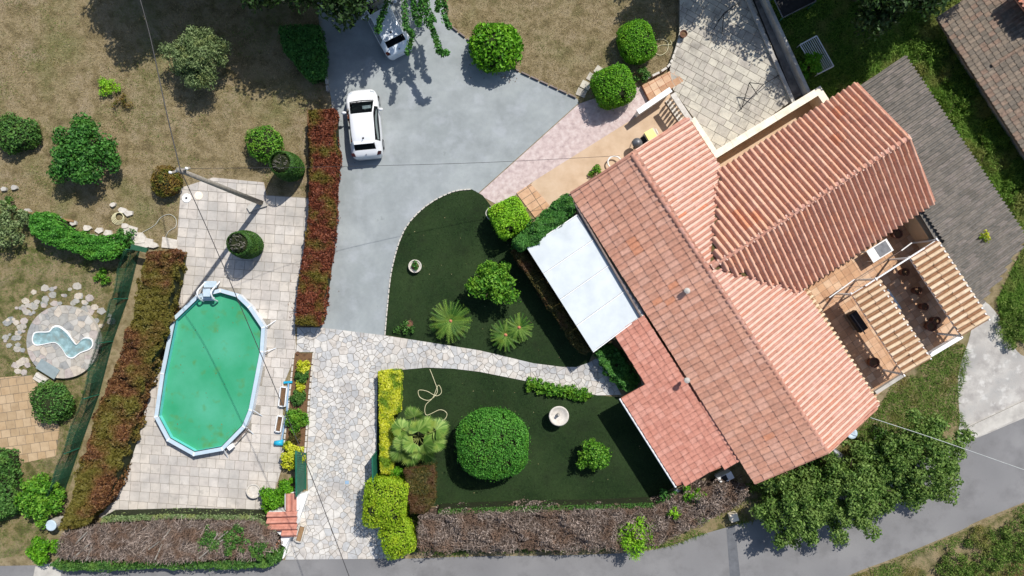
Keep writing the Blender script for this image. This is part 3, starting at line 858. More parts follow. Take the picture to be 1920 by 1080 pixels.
part('stand', MB().bar(W(1556, 842, 0), W(1556, 842, 1.5), 0.06, 0.06).bar(W(1580, 860, 0), W(1580, 860, 1.3), 0.06, 0.06), M['dark'], ac)
au = thing('air_conditioner', 'white outdoor air conditioner unit below the porch roof edge', 'air conditioner', W(1352, 888, 0))
q = W(1352, 888, 0); ra = math.radians(28)
part('casing', MB().box(q.x, q.y, 0.3, 0.95, 0.85, 0.42, ra), M['white'], au)
part('grille', MB().box(q.x - .10, q.y - .02, 0.951, 0.965, 0.34, 0.30, ra), M['dark'], au)
part('foot', MB().box(q.x, q.y, 0, 0.3, 0.7, 0.35, ra), M['concrete'], au)
sp = single('garden_bin', MB().lathe([(0.16, 0), (0.19, 0.45), (0.23, 0.5), (0.2, 0.56), (0.05, 0.62)], 14, W(1268, 921, 0)), M['pool_rim'], 'small pale blue-white lidded tub at the porch corner', 'tub')

# ------------------------------------------------------------------ white car canopy beside the house
CZ_ = 2.3
cp_ = [W(988, 465, CZ_), W(1082, 403, CZ_), W(1206, 590, CZ_), W(1112, 660, CZ_)]
can = thing('patio_canopy', 'white flat panel canopy attached to the house beside the lawn', 'canopy', W(1097, 530, 0))
for i in range(4):
    t0, t1 = i / 4, (i + 1) / 4
    l0 = cp_[0].lerp(cp_[3], t0); l1 = cp_[0].lerp(cp_[3], t1 - 0.006); r0 = cp_[1].lerp(cp_[2], t0); r1 = cp_[1].lerp(cp_[2], t1 - 0.006)
    part('roof_panel', MB().prism([tuple(p)[:2] for p in (l0, r0, r1, l1)], CZ_ - 0.05, CZ_ + 0.008 * (i % 2)), M['canopy'], can)
fb = MB()
for i in range(5):
    l = cp_[0].lerp(cp_[3], i / 4); r = cp_[1].lerp(cp_[2], i / 4)
    fb.bar(l + Vector((0, 0, 0.018)), r + Vector((0, 0, 0.018)), 0.05, 0.04)
part('seam_rail', fb, M['white'], can)
for p in (cp_[0], cp_[0].lerp(cp_[3], .5), cp_[3]):
    c = p.lerp(cp_[2], 0.06)
    part('post', MB().box(c.x, c.y, 0, CZ_ - 0.05, 0.1, 0.1, 0.5), M['white'], can)
a, b = cp_[1].lerp(cp_[0], -0.012), cp_[2].lerp(cp_[3], -0.012)
part('gutter', MB().bar(a, b, 0.12, 0.1), M['grey_metal'], can)

# ------------------------------------------------------------------ parapets, balustrades, retaining walls round the patio
PC = 1.45
def wall_run(name, pts, w, z0, z1, mat, capm, capw, label, cat, capz=0.07):
    pts = [Vector(p) for p in pts]
    o = thing(name, label, cat, (pts[0].x, pts[0].y, z0))
    wm, cm = MB(), MB()
    for p, q in zip(pts, pts[1:]):
        d = (q - p).normalized()
        wm.bar(Vector((p.x, p.y, (z0 + z1) / 2)) - d * w / 2, Vector((q.x, q.y, (z0 + z1) / 2)) + d * w / 2, w, z1 - z0)
        L = (q - p).length; k = max(1, round(L / 1.0))
        for i in range(k):
            a = p.lerp(q, i / k); b = p.lerp(q, (i + 1) / k)
            e0 = -d * capw / 2 if i == 0 else d * 0.004
            e1 = d * capw / 2 if i == k - 1 else -d * 0.004
            c2 = MB(); zc = z1 + capz / 2 + random.uniform(-.003, .003)
            c2.bar(Vector((a.x, a.y, zc)) + e0, Vector((b.x, b.y, zc)) + e1, capw, capz)
            part('coping', c2, capm, o)
    part('wall', wm, mat, o)
    return o
def zz(px, py, z): p = W(px, py, z); return p
wall_run('parapet_wall', [zz(1266, 172, PC).lerp(zz(1343, 289, PC), .46), zz(1343, 289, PC)], 0.20, PATZ - 0.7, PC - 0.07, M['cream'], M['cream'], 0.30, 'cream parapet wall between upper patio and house roof gable', 'wall')
wall_run('parapet_wall', [zz(1346, 287, PC), zz(1536, 170, PC), zz(1549, 190, PC)], 0.22, 0, PC - 0.075, M['cream'], M['cream'], 0.40, 'wide cream parapet wall ending in a corner along the tiled wing', 'wall')
wall_run('parapet_wall', [zz(1200, 207, 1.1), zz(1254, 170, 1.1)], 0.2, 0, 1.03, M['white'], M['white'], 0.3, 'short white wall beside the terracotta landing', 'wall')
wall_run('retaining_wall', [zz(1385, -40, .5), zz(1488, 190, .5)], 0.14, 0, 0.44, M['concrete'], M['concrete'], 0.20, 'long grey kerb wall along right side of the upper patio', 'wall', 0.06)
wall_run('retaining_wall', [zz(1420, -40, .9), zz(1516, 170, .9)], 0.12, 0, 0.84, M['concrete'], M['concrete'], 0.18, 'thin grey wall between dark channel and the shaded bank', 'wall', 0.06)
struct('drain_channel', MB().prism(xy([(1390, -60), (1415, -60), (1512, 172), (1490, 186)], 0.2), 0, 0.2), surf('stained', [C(70, 66, 62), C(120, 114, 108), C(150, 144, 136)], 1.6, 10, 0.9, 0.4))
struct('sunken_passage', MB().sheet(xy([(1340, 300), (1530, 180), (1560, 200), (1356, 330)]), 0.02), M['tan_floor'])
def balusters(name, p, q, z0, z1, n, label, mat):
    o = thing(name, label, 'balustrade', (p.x, p.y, z0))
    prof = [(0.06, 0), (0.06, 0.04), (0.035, 0.07), (0.075, 0.24), (0.065, 0.32), (0.035, 0.5), (0.06, 0.56), (0.06, 0.6)]
    s = (z1 - z0) / 0.6
    for i in range(n):
        c = p.lerp(q, (i + 0.5) / n)
        part('baluster', MB().lathe([(r * 1.1, z * s) for r, z in prof], 8, (c.x, c.y, z0)), mat, o, sm=True)
    part('handrail', MB().bar((p.x, p.y, z1 + .05), (q.x, q.y, z1 + .05), 0.30, 0.1), mat, o)
    part('plinth', MB().bar((p.x, p.y, z0 - .04), (q.x, q.y, z0 - .04), 0.28, 0.1), mat, o)
    return o
p = zz(1266, 172, PC); q = p.lerp(zz(1343, 289, PC), .44)
balusters('balustrade', p + Vector((-.14, -.1, 0)), q + Vector((-.14, -.1, 0)), 0.10, PC - .1, 8, 'pale stone balustrade of turned posts beside the tan terrace', M['white_stone'])
EV0 = 0.3
p, q = W(1722, 410, 1.25), W(1752, 456, 1.25)
balusters('balustrade', p, q, EV0 + .1, 1.15, 7, 'white balustrade of turned posts at the end of the back terrace', M['white_stone'])
# terracotta landing of planks/steps
land_xy = xy([(1204, 160), (1262, 130), (1282, 152), (1219, 190)], 0.3)
landing = struct('terracotta_landing', MB().prism(land_xy, 0, 0.28), M['terracotta'])
pieces(landing, 'landing_tile', grid_cells(land_xy, 0.42, 0.42, math.radians(30), 0.012), M['terra_slab'], 0.27, 0.30)
# short flight of steps by the vine
steps_xy = xy([(968, 362), (995, 345), (1030, 385), (1003, 408)])
steps = struct('brick_step', MB().sheet(steps_xy, 0.028), M['joint_dark'])
pieces(steps, 'step_tile', grid_cells(steps_xy, 0.75, 0.42, math.radians(33), 0.014), M['terra_slab'], 0.02, 0.05)

# ------------------------------------------------------------------ back terrace with two tiled awnings
bt_px = [(1480, 560), (1715, 395), (1760, 440), (1845, 590), (1800, 632), (1745, 668), (1690, 705), (1640, 745), (1560, 640)]
bt_xy = xy(bt_px, EV0)
bt = struct('back_terrace', MB().prism(bt_xy, 0, EV0 - 0.01), M['joint'])
hide = [tuple(p)[:2] for p in (A, Bq, B2, A2)]
pieces(bt, 'terrace_tile', grid_cells(bt_xy, 0.42, 0.42, math.radians(33), 0.007, [inset_poly([R1, Bq, B2, R2], 0.3)]), M['terra_slab'], EV0 - 0.02, EV0)
wall_run('terrace_wall', [zz(1800, 633, .75), zz(1748, 664, .75)], 0.16, 0, 0.7, M['white'], M['white'], 0.24, 'low white wall between the two tiled awnings at terrace edge', 'wall', 0.06)
wall_run('terrace_wall', [zz(1690, 706, .6), zz(1645, 735, .6)], 0.16, 0, 0.55, M['concrete'], M['concrete'], 0.2, 'low grey wall at terrace end beside the main roof corner', 'wall', 0.06)
def awning(name, q, label, zl=2.35, zh=2.55):
    """q: left-top, right-top, right-bottom, left-bottom; tiles run from the right edge down to the left"""
    P = [W(q[0][0], q[0][1], zl), W(q[1][0], q[1][1], zh), W(q[2][0], q[2][1], zh), W(q[3][0], q[3][1], zl)]
    o = thing(name, label, 'awning', (P[0].x, P[0].y, EV0))
    fr = slope_frame(P[0], P[3], P[1])
    cs, pu, pv = tile_cells(*fr, P2(P), 0.36, (P[1] - P[0]).length / 2.0)
    tv, tf = tile_template(pu, pv, 'canal')
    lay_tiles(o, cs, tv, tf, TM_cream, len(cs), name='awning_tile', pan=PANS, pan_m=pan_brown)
    for a, b in ((P[0], P[3]), (P[1], P[2])):
        d = (b - a).normalized()
        part('edge_rail', MB().bar(a - d * .12, b + d * .12, 0.07, 0.10), M['white'], o)
    rf = MB()
    for i in range(9):
        a = P[0].lerp(P[3], i / 8); b = P[1].lerp(P[2], i / 8)
        rf.bar(a - Vector((0, 0, .08)), b - Vector((0, 0, .08)), 0.05, 0.08)
    part('rafter', rf, M['white'], o)
    for p in P:
        part('post', MB().box(p.x, p.y, EV0, p.z - .06, 0.09, 0.09, 0.5), M['white'], o)
    return P
w1 = awning('tiled_awning', [(1597, 552), (1643, 524), (1743, 670), (1694, 702)], 'striped cream tiled awning nearer the main roof on the back terrace')
w2 = awning('tiled_awning', [(1706, 484), (1757, 450), (1853, 597), (1802, 630)], 'striped cream tiled awning at the outer edge of the back terrace')
bm = thing('awning_beam', 'long white beam joining the ends of both tiled awnings', 'beam', (w1[1].x, w1[1].y, 2.5))
part('beam', MB().bar(W(1622, 536, 2.5), W(1733, 465, 2.5), 0.07, 0.1), M['white'], bm)

# ------------------------------------------------------------------ low grey outbuilding and brown neighbour roof
GZ = 1.95
ob = thing('outbuilding', 'low outbuilding with weathered grey corrugated tile roof behind the house', 'outbuilding', W(1770, 330, 0))
g = [W(1570, 190, GZ + .35), W(1697, 104, GZ), W(1926, 447, GZ), W(1828, 576, GZ + .1), W(1758, 457, GZ + .3), W(1726, 402, GZ + .35)]
part('wall', MB().prism(inset_poly([g[0], g[1], g[2], g[3], W(1700, 400, GZ)], 0.45), -0.03, GZ - 0.25), M['render'], ob)
e0, u, v, n = slope_frame(W(1697, 104, GZ - .1), W(1926, 447, GZ - .1), W(1600, 170, GZ + .3))
onp = lambda p: Vector((p[0], p[1], e0.z - ((p[0] - e0.x) * n.x + (p[1] - e0.y) * n.y) / n.z))
gp = [onp(p) for p in g]
dk = MB(); deck([p - Vector((0, 0, .02)) for p in gp])
obr = part('roof', dk, TM_grey[1], ob)
cg, pu, pv = tile_cells(e0, u, v, n, P2(gp), 0.235, 0.5, 0.02)
tv, tf = tile_template(pu, pv, 'canal')
lay_tiles(obr, cg, tv, tf, TM_grey, 0, name='roof_tile')
print('grey', len(cg))
NZ = 1.35
nb = thing('neighbour_house', 'neighbouring house with weathered brown tile roof at the top right edge', 'house', W(1900, 100, 0))
g = [W(1757, 34, NZ), W(1960, -100, NZ), W(2200, 260, NZ), W(2020, 440, NZ)]
e0, u, v, n = slope_frame(g[0], g[3], W(1960, -100, NZ + .7))
onp = lambda p: Vector((p[0], p[1], e0.z - ((p[0] - e0.x) * n.x + (p[1] - e0.y) * n.y) / n.z))
gp = [onp(p) for p in g]
dk = MB(); deck([p - Vector((0, 0, .02)) for p in gp])
nbr = part('roof', dk, TM_brown[1], nb)
part('wall', MB().prism(inset_poly(g, 1.5), -0.04, NZ - 0.25), M['concrete'], nb)
cg, pu, pv = tile_cells(e0, u, v, n, P2(gp), 0.26, 0.36, 0.02)
tv, tf = tile_template(pu, pv, 'roman')
lay_tiles(nbr, cg, tv, tf, TM_brown, 0, name='roof_tile')
hr = part('upper_roof', MB(), TM_right[0], nb)
g2 = [W(1898, -12, 2.6), W(1990, -70, 2.8), W(2060, 30, 2.8), W(1940, 42, 2.6)]
dk = MB(); deck(g2); off = nb.location
dk.v = [(a - off.x, b - off.y, c - off.z) for a, b, c in dk.v]
hr.data = mesh_of(dk, 'upper_roof', TM_right[0])
fr = slope_frame(g2[0], g2[3], g2[1])
cg, pu, pv = tile_cells(*fr, P2(g2), 0.3, 0.5, 0.02)
tv, tf = tile_template(pu, pv, 'canal')
lay_tiles(hr, cg, tv, tf, TM_right, len(cg), name='upper_tile')
ridge_row(nbr, onp(W(1855, 125, NZ)) + Vector((0, 0, .08)), onp(W(1960, 62, NZ)) + Vector((0, 0, .08)), 0.10, TM_brown[4:], 0.45)
# ------------------------------------------------------------------ pool
cx = sum(p[0] for p in pool_xy) / len(pool_xy); cy = sum(p[1] for p in pool_xy) / len(pool_xy)
pool = thing('swimming_pool', 'oval above-ground pool of green water with pale blue rim', 'pool', (cx, cy, 0))
def shrink(poly, d):
    """parallel inset of a convex outline"""
    n = len(poly); out = []
    s = sum(poly[i][0] * poly[(i + 1) % n][1] - poly[(i + 1) % n][0] * poly[i][1] for i in range(n))
    sg = 1 if s > 0 else -1
    for i in range(n):
        a, b, c = Vector(poly[i - 1]), Vector(poly[i]), Vector(poly[(i + 1) % n])
        e1 = (b - a).normalized(); e2 = (c - b).normalized()
        n1 = Vector((-e1.y, e1.x)) * sg; n2 = Vector((-e2.y, e2.x)) * sg
        m = (n1 + n2).normalized(); out.append(tuple(b + m * (d / max(0.3, m.dot(n1)))))
    return out
inner = shrink(pool_xy, 0.21); wallp = shrink(pool_xy, 0.10)
n = len(pool_xy)
for i in range(n):
    j = (i + 1) % n
    a, b, c, d = [Vector((*p, 0)) for p in (pool_xy[i], pool_xy[j], inner[j], inner[i])]
    g = (b - a).normalized() * 0.012
    part('rim_segment', MB().prism([tuple(p)[:2] for p in (a + g, b - g, c - g, d + g)], PZ - 0.05, PZ + random.uniform(0, .006)), M['pool_rim'], pool)
    part('rim_cap', MB().bar(Vector((*pool_xy[i], PZ + .012)), Vector((*inner[i], PZ + .012)), 0.09, 0.03), M['pool_wall'], pool)
    wi, wj = Vector((*wallp[i], 0)), Vector((*wallp[j], 0))
    nrm = (wj - wi).cross(Vector((0, 0, 1))).normalized() * 0.05
    part('wall_panel', MB().prism([tuple(p)[:2] for p in (wi, wj, wj - nrm, wi - nrm)], 0.036, PZ - .052), M['pool_wall'], pool)
    if i in (4, 5, 6, 7, 8):
        # slanting buttress foot outside the wall
        q = Vector((*pool_xy[i], 0)); o_ = (q - Vector((cx, cy, 0))).normalized()
        part('buttress', MB().bar(q + Vector((0, 0, PZ - .15)), q + o_ * 0.55 + Vector((0, 0, .05)), 0.035, 0.035), M['pool_wall'], pool)
ln = MB(); lw = shrink(pool_xy, 0.25)
ln.add([(p[0], p[1], PZ - .06) for p in lw] + [(p[0], p[1], 0.05) for p in lw], [(i, (i + 1) % n, n + (i + 1) % n, n + i) for i in range(n)] + [tuple(range(n, 2 * n))])
part('liner', ln, M['pool_liner'], pool)
mw, nt, b = nodes_of('green_water')
Nn, Lk = nt.nodes, nt.links
gg = Nn.new('ShaderNodeNewGeometry')
n1_ = Nn.new('ShaderNodeTexNoise'); n1_.inputs['Scale'].default_value = 0.35; n1_.inputs['Detail'].default_value = 5
n2_ = Nn.new('ShaderNodeTexNoise'); n2_.inputs['Scale'].default_value = 1.6; n2_.inputs['Detail'].default_value = 8
for q in (n1_, n2_): Lk.new(gg.outputs['Position'], q.inputs['Vector'])
r1 = Nn.new('ShaderNodeValToRGB'); r1.color_ramp.elements[0].position = 0.34; r1.color_ramp.elements[0].color = C(58, 158, 112, .85)
r1.color_ramp.elements[1].position = 0.66; r1.color_ramp.elements[1].color = C(86, 176, 140, .85)
Lk.new(n1_.outputs['Fac'], r1.inputs['Fac'])
mr = Nn.new('ShaderNodeMapRange'); mr.inputs['From Min'].default_value = 0.56; mr.inputs['From Max'].default_value = 0.74; mr.inputs['To Max'].default_value = 0.7
Lk.new(n2_.outputs['Fac'], mr.inputs['Value'])
mx = Nn.new('ShaderNodeMix'); mx.data_type = 'RGBA'; mx.inputs['B'].default_value = C(92, 142, 72, .8)
Lk.new(mr.outputs['Result'], mx.inputs['Factor']); Lk.new(r1.outputs['Color'], mx.inputs['A'])
Lk.new(mx.outputs['Result'], b.inputs['Base Color'])
b.inputs['Roughness'].default_value = 0.08; b.inputs['Specular IOR Level'].default_value = 0.35
b.inputs['Subsurface Weight'].default_value = 0.0
nb_ = Nn.new('ShaderNodeTexNoise'); nb_.inputs['Scale'].default_value = 3.0
Lk.new(gg.outputs['Position'], nb_.inputs['Vector'])
bp = Nn.new('ShaderNodeBump'); bp.inputs['Strength'].default_value = 0.25; bp.inputs['Distance'].default_value = 0.03
Lk.new(nb_.outputs['Fac'], bp.inputs['Height']); Lk.new(bp.outputs['Normal'], b.inputs['Normal'])
part('water', MB().sheet(shrink(pool_xy, 0.252), PZ - 0.36), mw, pool)
q_ = sample_in(shrink(pool_xy, .5), 26)
V, F, r = leaf_arrays(np.c_[q_, np.full(26, PZ - .355)], np.tile([0, 0, 1.], (26, 1)), .075, .6, 0.0)
fd = link('floating_leaves', np_mesh('floating_leaves', V - np.array(pool.location), F, LM['brown_bush'], r), pool); fd['kind'] = 'stuff'
# ladder: two bent handrails, steps inside and out
lad = thing('pool_ladder', 'white plastic pool ladder with curved handrails straddling the pool rim', 'ladder', W(385, 548, 0))
for x0 in (374, 400):
    pts = [W(x0 + 12, 528, 0.05), W(x0 + 3, 538, 0.7), W(x0 - 3, 545, 1.15), W(x0 - 4, 552, 1.18), W(x0 + 1, 561, 0.9), W(x0 + 8, 565, 0.4)]
    part('handrail', MB().tube([Vector(p) for p in smooth([tuple(p) for p in pts], 5, False)], 0.05, 7), M['white'], lad, sm=True)
part('platform', MB().prism(xy([(380, 541), (394, 541), (395, 556), (381, 556)], 1.0), 0.94, 1.0), M['pool_rim'], lad)
for i, (yy, z) in enumerate(((537, .7), (533, .45), (529, .2), (559, .75), (562, .5))):
    part('step', MB().prism(xy([(378 + (i < 3) * 4, yy - 2), (402 + (i < 3) * 4, yy - 2), (402 + (i < 3) * 4, yy + 2), (378 + (i < 3) * 4, yy + 2)], z), z - .04, z), M['pool_rim'], lad)
sk = thing('pool_skimmer', 'pale skimmer box with dark brush bar at lower right pool rim', 'skimmer', W(435, 838, 0))
part('box', MB().box(*W(433, 838, .5)[:2], 0.3, 0.66, 0.28, 0.24, 0.7), M['white'], sk)
part('pole', MB().tube([W(440, 830, .66), W(465, 803, .66)], 0.035, 6), M['gutter'], sk)

# ------------------------------------------------------------------ cars
glass, nt, b = nodes_of('car_glass')
b.inputs['Base Color'].default_value = (0.30, 0.38, 0.38, 1); b.inputs['Roughness'].default_value = 0.03; b.inputs['Transmission Weight'].default_value = 1.0; b.inputs['IOR'].default_value = 1.12; b.inputs['Specular IOR Level'].default_value = 0.8
def paint_mat(nm, col):
    m, nt, b = nodes_of(nm)
    b.inputs['Base Color'].default_value = col; b.inputs['Roughness'].default_value = 0.32; b.inputs['Coat Weight'].default_value = 0.5; b.inputs['Coat Roughness'].default_value = 0.08
    return m
lampred = surf('lamp_red', [C(38, 16, 16), C(52, 22, 22)], 3, 2, 0.25, 0)
lampclear = surf('lamp_clear', [C(170, 176, 180), C(200, 206, 210)], 6, 2, 0.2, 0)
rimm = surf('rim_metal', [C(150, 152, 155), C(170, 172, 175)], 6, 2, 0.35, 0, metallic=0.7)
interior = surf('seat_cloth', [C(60, 62, 64), C(90, 92, 94)], 6, 3, 0.9, 0)
def car(name, label, centre, heading, L, Wd, Ht, paint):
    """lofted hatchback: x along, front at +x; roof, glass and body come from one set of sections"""
    o = thing(name, label, 'car', centre, heading)
    sx = L / 4.0; sw = Wd / 2
    # station: t (0 rear .. 1 front), half width, belt z, top half width, top z
    st = [(-2.00, .66, .55, .52, .60), (-1.97, .80, .78, .62, .84), (-1.90, .88, .86, .66, .94), (-1.82, .92, .90, .67, 1.00), (-1.70, .95, .92, .69, 1.06), (-1.60, .965, .93, .69, 1.10), (-1.44, .97, .93, .68, 1.28), (-1.28, .975, .93, .67, 1.42),
          (-1.15, .98, .93, .67, 1.47), (-.9, .99, .93, .68, 1.50), (-.5, 1.0, .92, .69, 1.52), (0.0, 1.0, .92, .69, 1.50), (.26, 1.0, .92, .69, 1.455), (.42, 1.0, .92, .70, 1.40),
          (.82, 1.0, .92, .75, 1.18), (1.16, .99, .91, .79, .965), (1.22, .985, .90, .80, .93), (1.4, .97, .86, .78, .88), (1.55, .94, .81, .75, .84), (1.72, .88, .74, .68, .78), (1.84, .79, .67, .58, .71), (1.93, .66, .58, .46, .61), (1.98, .50, .48, .34, .50), (2.0, .36, .42, .26, .43)]
    secs = []
    for x, w, bz, tw, tz in st:
        w *= sw; tw *= sw; k = Ht / 1.52
        bz *= k; tz *= k
        half = [(w * .93, .20), (w * .985, .34), (w, .55 * min(1, bz / .8)), (w * .985, bz * .86), (w * .955, bz), (tw * 1.04, bz + (tz - bz) * .86), (tw * .94, bz + (tz - bz) * .97), (tw * .6, tz), (0, tz + .012)]
        secs.append([(x * sx, y, z) for y, z in half] + [(x * sx, -y, z) for y, z in half[-2::-1]])
    m = len(secs[0])
    groups = {'body': [], 'windscreen': [], 'rear_window': [], 'side_window_a': [], 'side_window_b': []}
    for i in range(len(secs) - 1):
        xm = (st[i][0] + st[i + 1][0]) / 2
        for j in range(m - 1):
            jj = j if j < 8 else m - 2 - j
            key = 'body'
            if jj >= 6 and .42 <= xm <= 1.16: key = 'windscreen'
            elif jj >= 6 and -1.60 <= xm <= -1.28: key = 'rear_window'
            elif jj == 4 and -1.15 <= xm <= .82: key = 'side_window_a' if j < 8 else 'side_window_b'
            groups[key].append((i, j))
    for key, fl in groups.items():
        mb = MB(); idx = {}
        for i, j in fl:
            q = []
            for a, b_ in ((i, j), (i + 1, j), (i + 1, j + 1), (i, j + 1)):
                if (a, b_) not in idx:
                    idx[(a, b_)] = len(mb.v); mb.v.append(secs[a][b_])
                q.append(idx[(a, b_)])
            mb.f.append(tuple(q)); mb.m.append(0)
        if key == 'body':
            e0 = [idx[(0, j)] for j in range(m)]; e1 = [idx[(len(secs) - 1, j)] for j in range(m)]
            mb.f.append(tuple(e0)); mb.f.append(tuple(e1[::-1])); mb.m += [0, 0]
        nm_ = 'side_window' if key.startswith('side') else key
        part(nm_, mb, paint if key == 'body' else glass, o, sm=True, local=True)
    part('cabin_floor', MB().box(-.2 * sx, 0, .24, .28, 2.9 * sx, sw * 1.7), M['rubber'], o, local=True)
    part('dashboard', MB().box(.80 * sx, 0, .28, .88, .42, sw * 1.55), M['dark'], o, local=True)
    part('parcel_shelf', MB().box(-1.42 * sx, 0, .28, .90, .5, sw * 1.4), M['dark'], o, local=True)
    for s in (-1, 1):
        st_ = part('seat', MB().box(.10 * sx, s * .36, .28, .55, .5, .46), interior, o, local=True)
        part('backrest', MB().box(-.18 * sx, s * .36, .5, 1.18, .14, .44).box(-.2 * sx, s * .36, 1.2, 1.36, .1, .24), interior, st_, local=True)
    part('rear_bench', MB().box(-.85 * sx, 0, .28, 1.0, .3, sw * 1.35), interior, o, local=True)
    part('steering_wheel', MB().tube([(.50 * sx, .36 + .17 * math.cos(a), .90 + .15 * math.sin(a)) for a in [i * .524 for i in range(13)]], .018, 5), M['rubber'], o, local=True)
    part('cowl', MB().prism([(1.15 * sx, -sw * .76), (1.22 * sx, -sw * .74), (1.26 * sx, 0), (1.22 * sx, sw * .74), (1.15 * sx, sw * .76), (1.18 * sx, 0)], .90 * Ht / 1.52, .955 * Ht / 1.52), M['rubber'], o, local=True)
    part('papers', MB().box(.90 * sx, -.25, .885, .90, .16, .5), M['white'], o, local=True)
    wr = .31
    for x in (-1.22 * sx, 1.28 * sx):
        for s in (-1, 1):
            w = part('wheel', MB().tube([(x, s * sw * .86, wr), (x, s * (sw * .985), wr)], wr, 18), M['rubber'], o, local=True)
            part('rim', MB().tube([(x, s * (sw * .987), wr), (x, s * (sw * .995), wr)], wr * .62, 12), rimm, w, local=True)
    for s in (-1, 1):
        mm = part('mirror', MB().lathe([(.03, -.06), (.11, -.04), (.12, .03), (.05, .09)], 10, (.62 * sx, s * (sw + .12), .98), sx=.75, sy=1.25), paint, o, local=True, sm=True)
        part('mirror_arm', MB().bar((.64 * sx, s * (sw - .06), .95), (.62 * sx, s * (sw + .05), .96), .06, .05), M['rubber'], mm, local=True)
        part('headlight', MB().prism([(1.62 * sx, s * sw * .66), (1.80 * sx, s * sw * .56), (1.76 * sx, s * sw * .78), (1.52 * sx, s * sw * .88)], .58, .765), lampclear, o, local=True)
        part('tail_light', MB().prism([(-1.93 * sx, s * sw * .66), (-1.70 * sx, s * sw * .72), (-1.72 * sx, s * sw * .92), (-1.88 * sx, s * sw * .88)], .72, .99), lampred, o, local=True)
        part('wiper', MB().bar((1.16 * sx, s * .12 + .1, .985), (1.04 * sx, s * .12 + .5, 1.06), .02, .02), M['rubber'], o, local=True)
    part('door_line', MB().bar((-.28 * sx, -sw * .3, 1.53 * Ht / 1.52), (-.26 * sx, -sw * .3, 1.53 * Ht / 1.52), .02, .005), M['rubber'], o, local=True) if False else None
    part('antenna', MB().tube([(-1.02 * sx, 0, 1.46 * Ht / 1.5), (-1.10 * sx, 0, 1.66 * Ht / 1.5)], .018, 5).lathe([(.06, 0), (.05, .03)], 8, (-1.02 * sx, 0, 1.475 * Ht / 1.5)), M['rubber'], o, local=True)
    part('roof_spoiler', MB().prism([(-1.34 * sx, -sw * .60), (-1.16 * sx, -sw * .62), (-1.16 * sx, sw * .62), (-1.34 * sx, sw * .60)], 1.43 * Ht / 1.52, 1.48 * Ht / 1.52), paint, o, local=True)
    part('number_plate', MB().box(-2.005 * sx, 0, .58, .70, .02, .5), M['white'], o, local=True)
    part('rear_badge', MB().lathe([(.05, 0), (.05, .012)], 10, (-1.86 * sx, 0, .985)), rimm, o, local=True)
    return o
c1 = W(683, 231, 0.7); c1.z = 0
car('parked_car', 'white compact hatchback parked in the sun beside the red hedge', c1, math.atan2(124, -12), 3.98, 1.84, 1.48, paint_mat('white_paint', (.70, .71, .72, 1)))
c2 = W(722, 40, 0.7); c2.z = 0
car('parked_car', 'pale blue-white hatchback half under tree shade at top of driveway', c2, math.atan2(90, -46), 4.0, 1.76, 1.5, paint_mat('pale_paint', (.74, .79, .84, 1)))

# ------------------------------------------------------------------ pole and wires
pole = thing('utility_pole', 'tall grey wooden utility pole leaning out beside the pool terrace', 'utility pole', W(491, 381, 0))
PT_ = W(334, 318, 10.4)
pole_b = W(491, 381, 0)
part('shaft', MB().tube([pole_b, pole_b.lerp(PT_, .5), PT_], [.15, .125, .10], 10), M['pole'], pole, sm=True)
part('cross_arm', MB().bar(PT_ + Vector((-.45, -.1, -.25)), PT_ + Vector((.4, .12, -.25)), .09, .09), M['pole'], pole)
for k in (-.4, -.1, .3):
    part('insulator', MB().lathe([(.03, 0), (.06, .03), (.04, .08), (.06, .12), (.02, .16)], 8, PT_ + Vector((k, k * .25, -.2))), M['white'], pole)
part('bracket', MB().lathe([(.12, -.5), (.14, -.46), (.14, -.3), (.12, -.26)], 10, PT_), M['grey_metal'], pole)
part('concrete_foot', MB().prism(xy([(462, 388), (476, 377), (497, 379), (500, 386), (480, 392), (468, 398)], .18), 0.02, .18), M['concrete'], pole)
def wire(name, label, pts, r, mat):
    mb = MB(); mb.tube([Vector(p) for p in smooth([tuple(p) for p in pts], 8, False)], r, 5)
    return single(name, mb, mat, label, 'wire', origin=tuple(pts[0]))
wire('overhead_wire', 'dark overhead wire running from top left edge over the pole top', [W(262, -4, 9.6), W(283, 75, 9.6), W(312, 210, 10.0), W(338, 318, 10.45)], .024, M['wire'])
wire('overhead_wire', 'dark overhead wire sagging from the pole across the pool to the road', [W(338, 318, 10.45), W(400, 455, 9.3), W(500, 690, 8.5), W(575, 870, 8.4), W(660, 1095, 8.8)], .018, M['wire'])
wire('overhead_wire', 'thin grey wire from the pole top across the driveway to the house gable', [W(340, 316, 10.2), W(600, 313, 6.9), W(900, 305, 4.6), W(1162, 292, 3.4)], .010, M['wire'])
wire('overhead_wire', 'pale wire running from the house gable over the roadside trees', [W(1632, 783, 3.4), W(1760, 825, 4.6), W(1940, 888, 6.4)], .016, M['wire_pale'])

# ------------------------------------------------------------------ pots, tubs, furniture
def pot(px, py, r, h, label, mat, name='flower_pot', cat='pot', z=0.0, soil=True, n=16):
    p = W(px, py, z + h)
    o = thing(name, label, cat, (p.x, p.y, z))
    part('pot', MB().lathe([(r * .68, 0), (r * .9, h * .75), (r, h * .86), (r, h), (r * .84, h), (r * .80, h * .82), (.01, h * .80)], n, (p.x, p.y, z)), mat, o, sm=False)
    if soil: part('soil', MB().lathe([(r * .82, h * .805), (.01, h * .84)], n, (p.x, p.y, z)), M['brown_soil'], o)
    return o
pot(778, 499, .38, .32, 'round pale stone planter ring sitting on the upper artificial lawn', M['white_stone'], 'stone_planter', 'planter', n=20)
pot(475, 921, .42, .40, 'pale stone ring urn standing alone on the pool terrace', M['white_stone'], 'stone_urn', 'urn', soil=False, n=20)
pot(1282, 63, .22, .35, 'dark square-looking pot beside the curved patio edge', M['dark_pot'], z=PATZ)
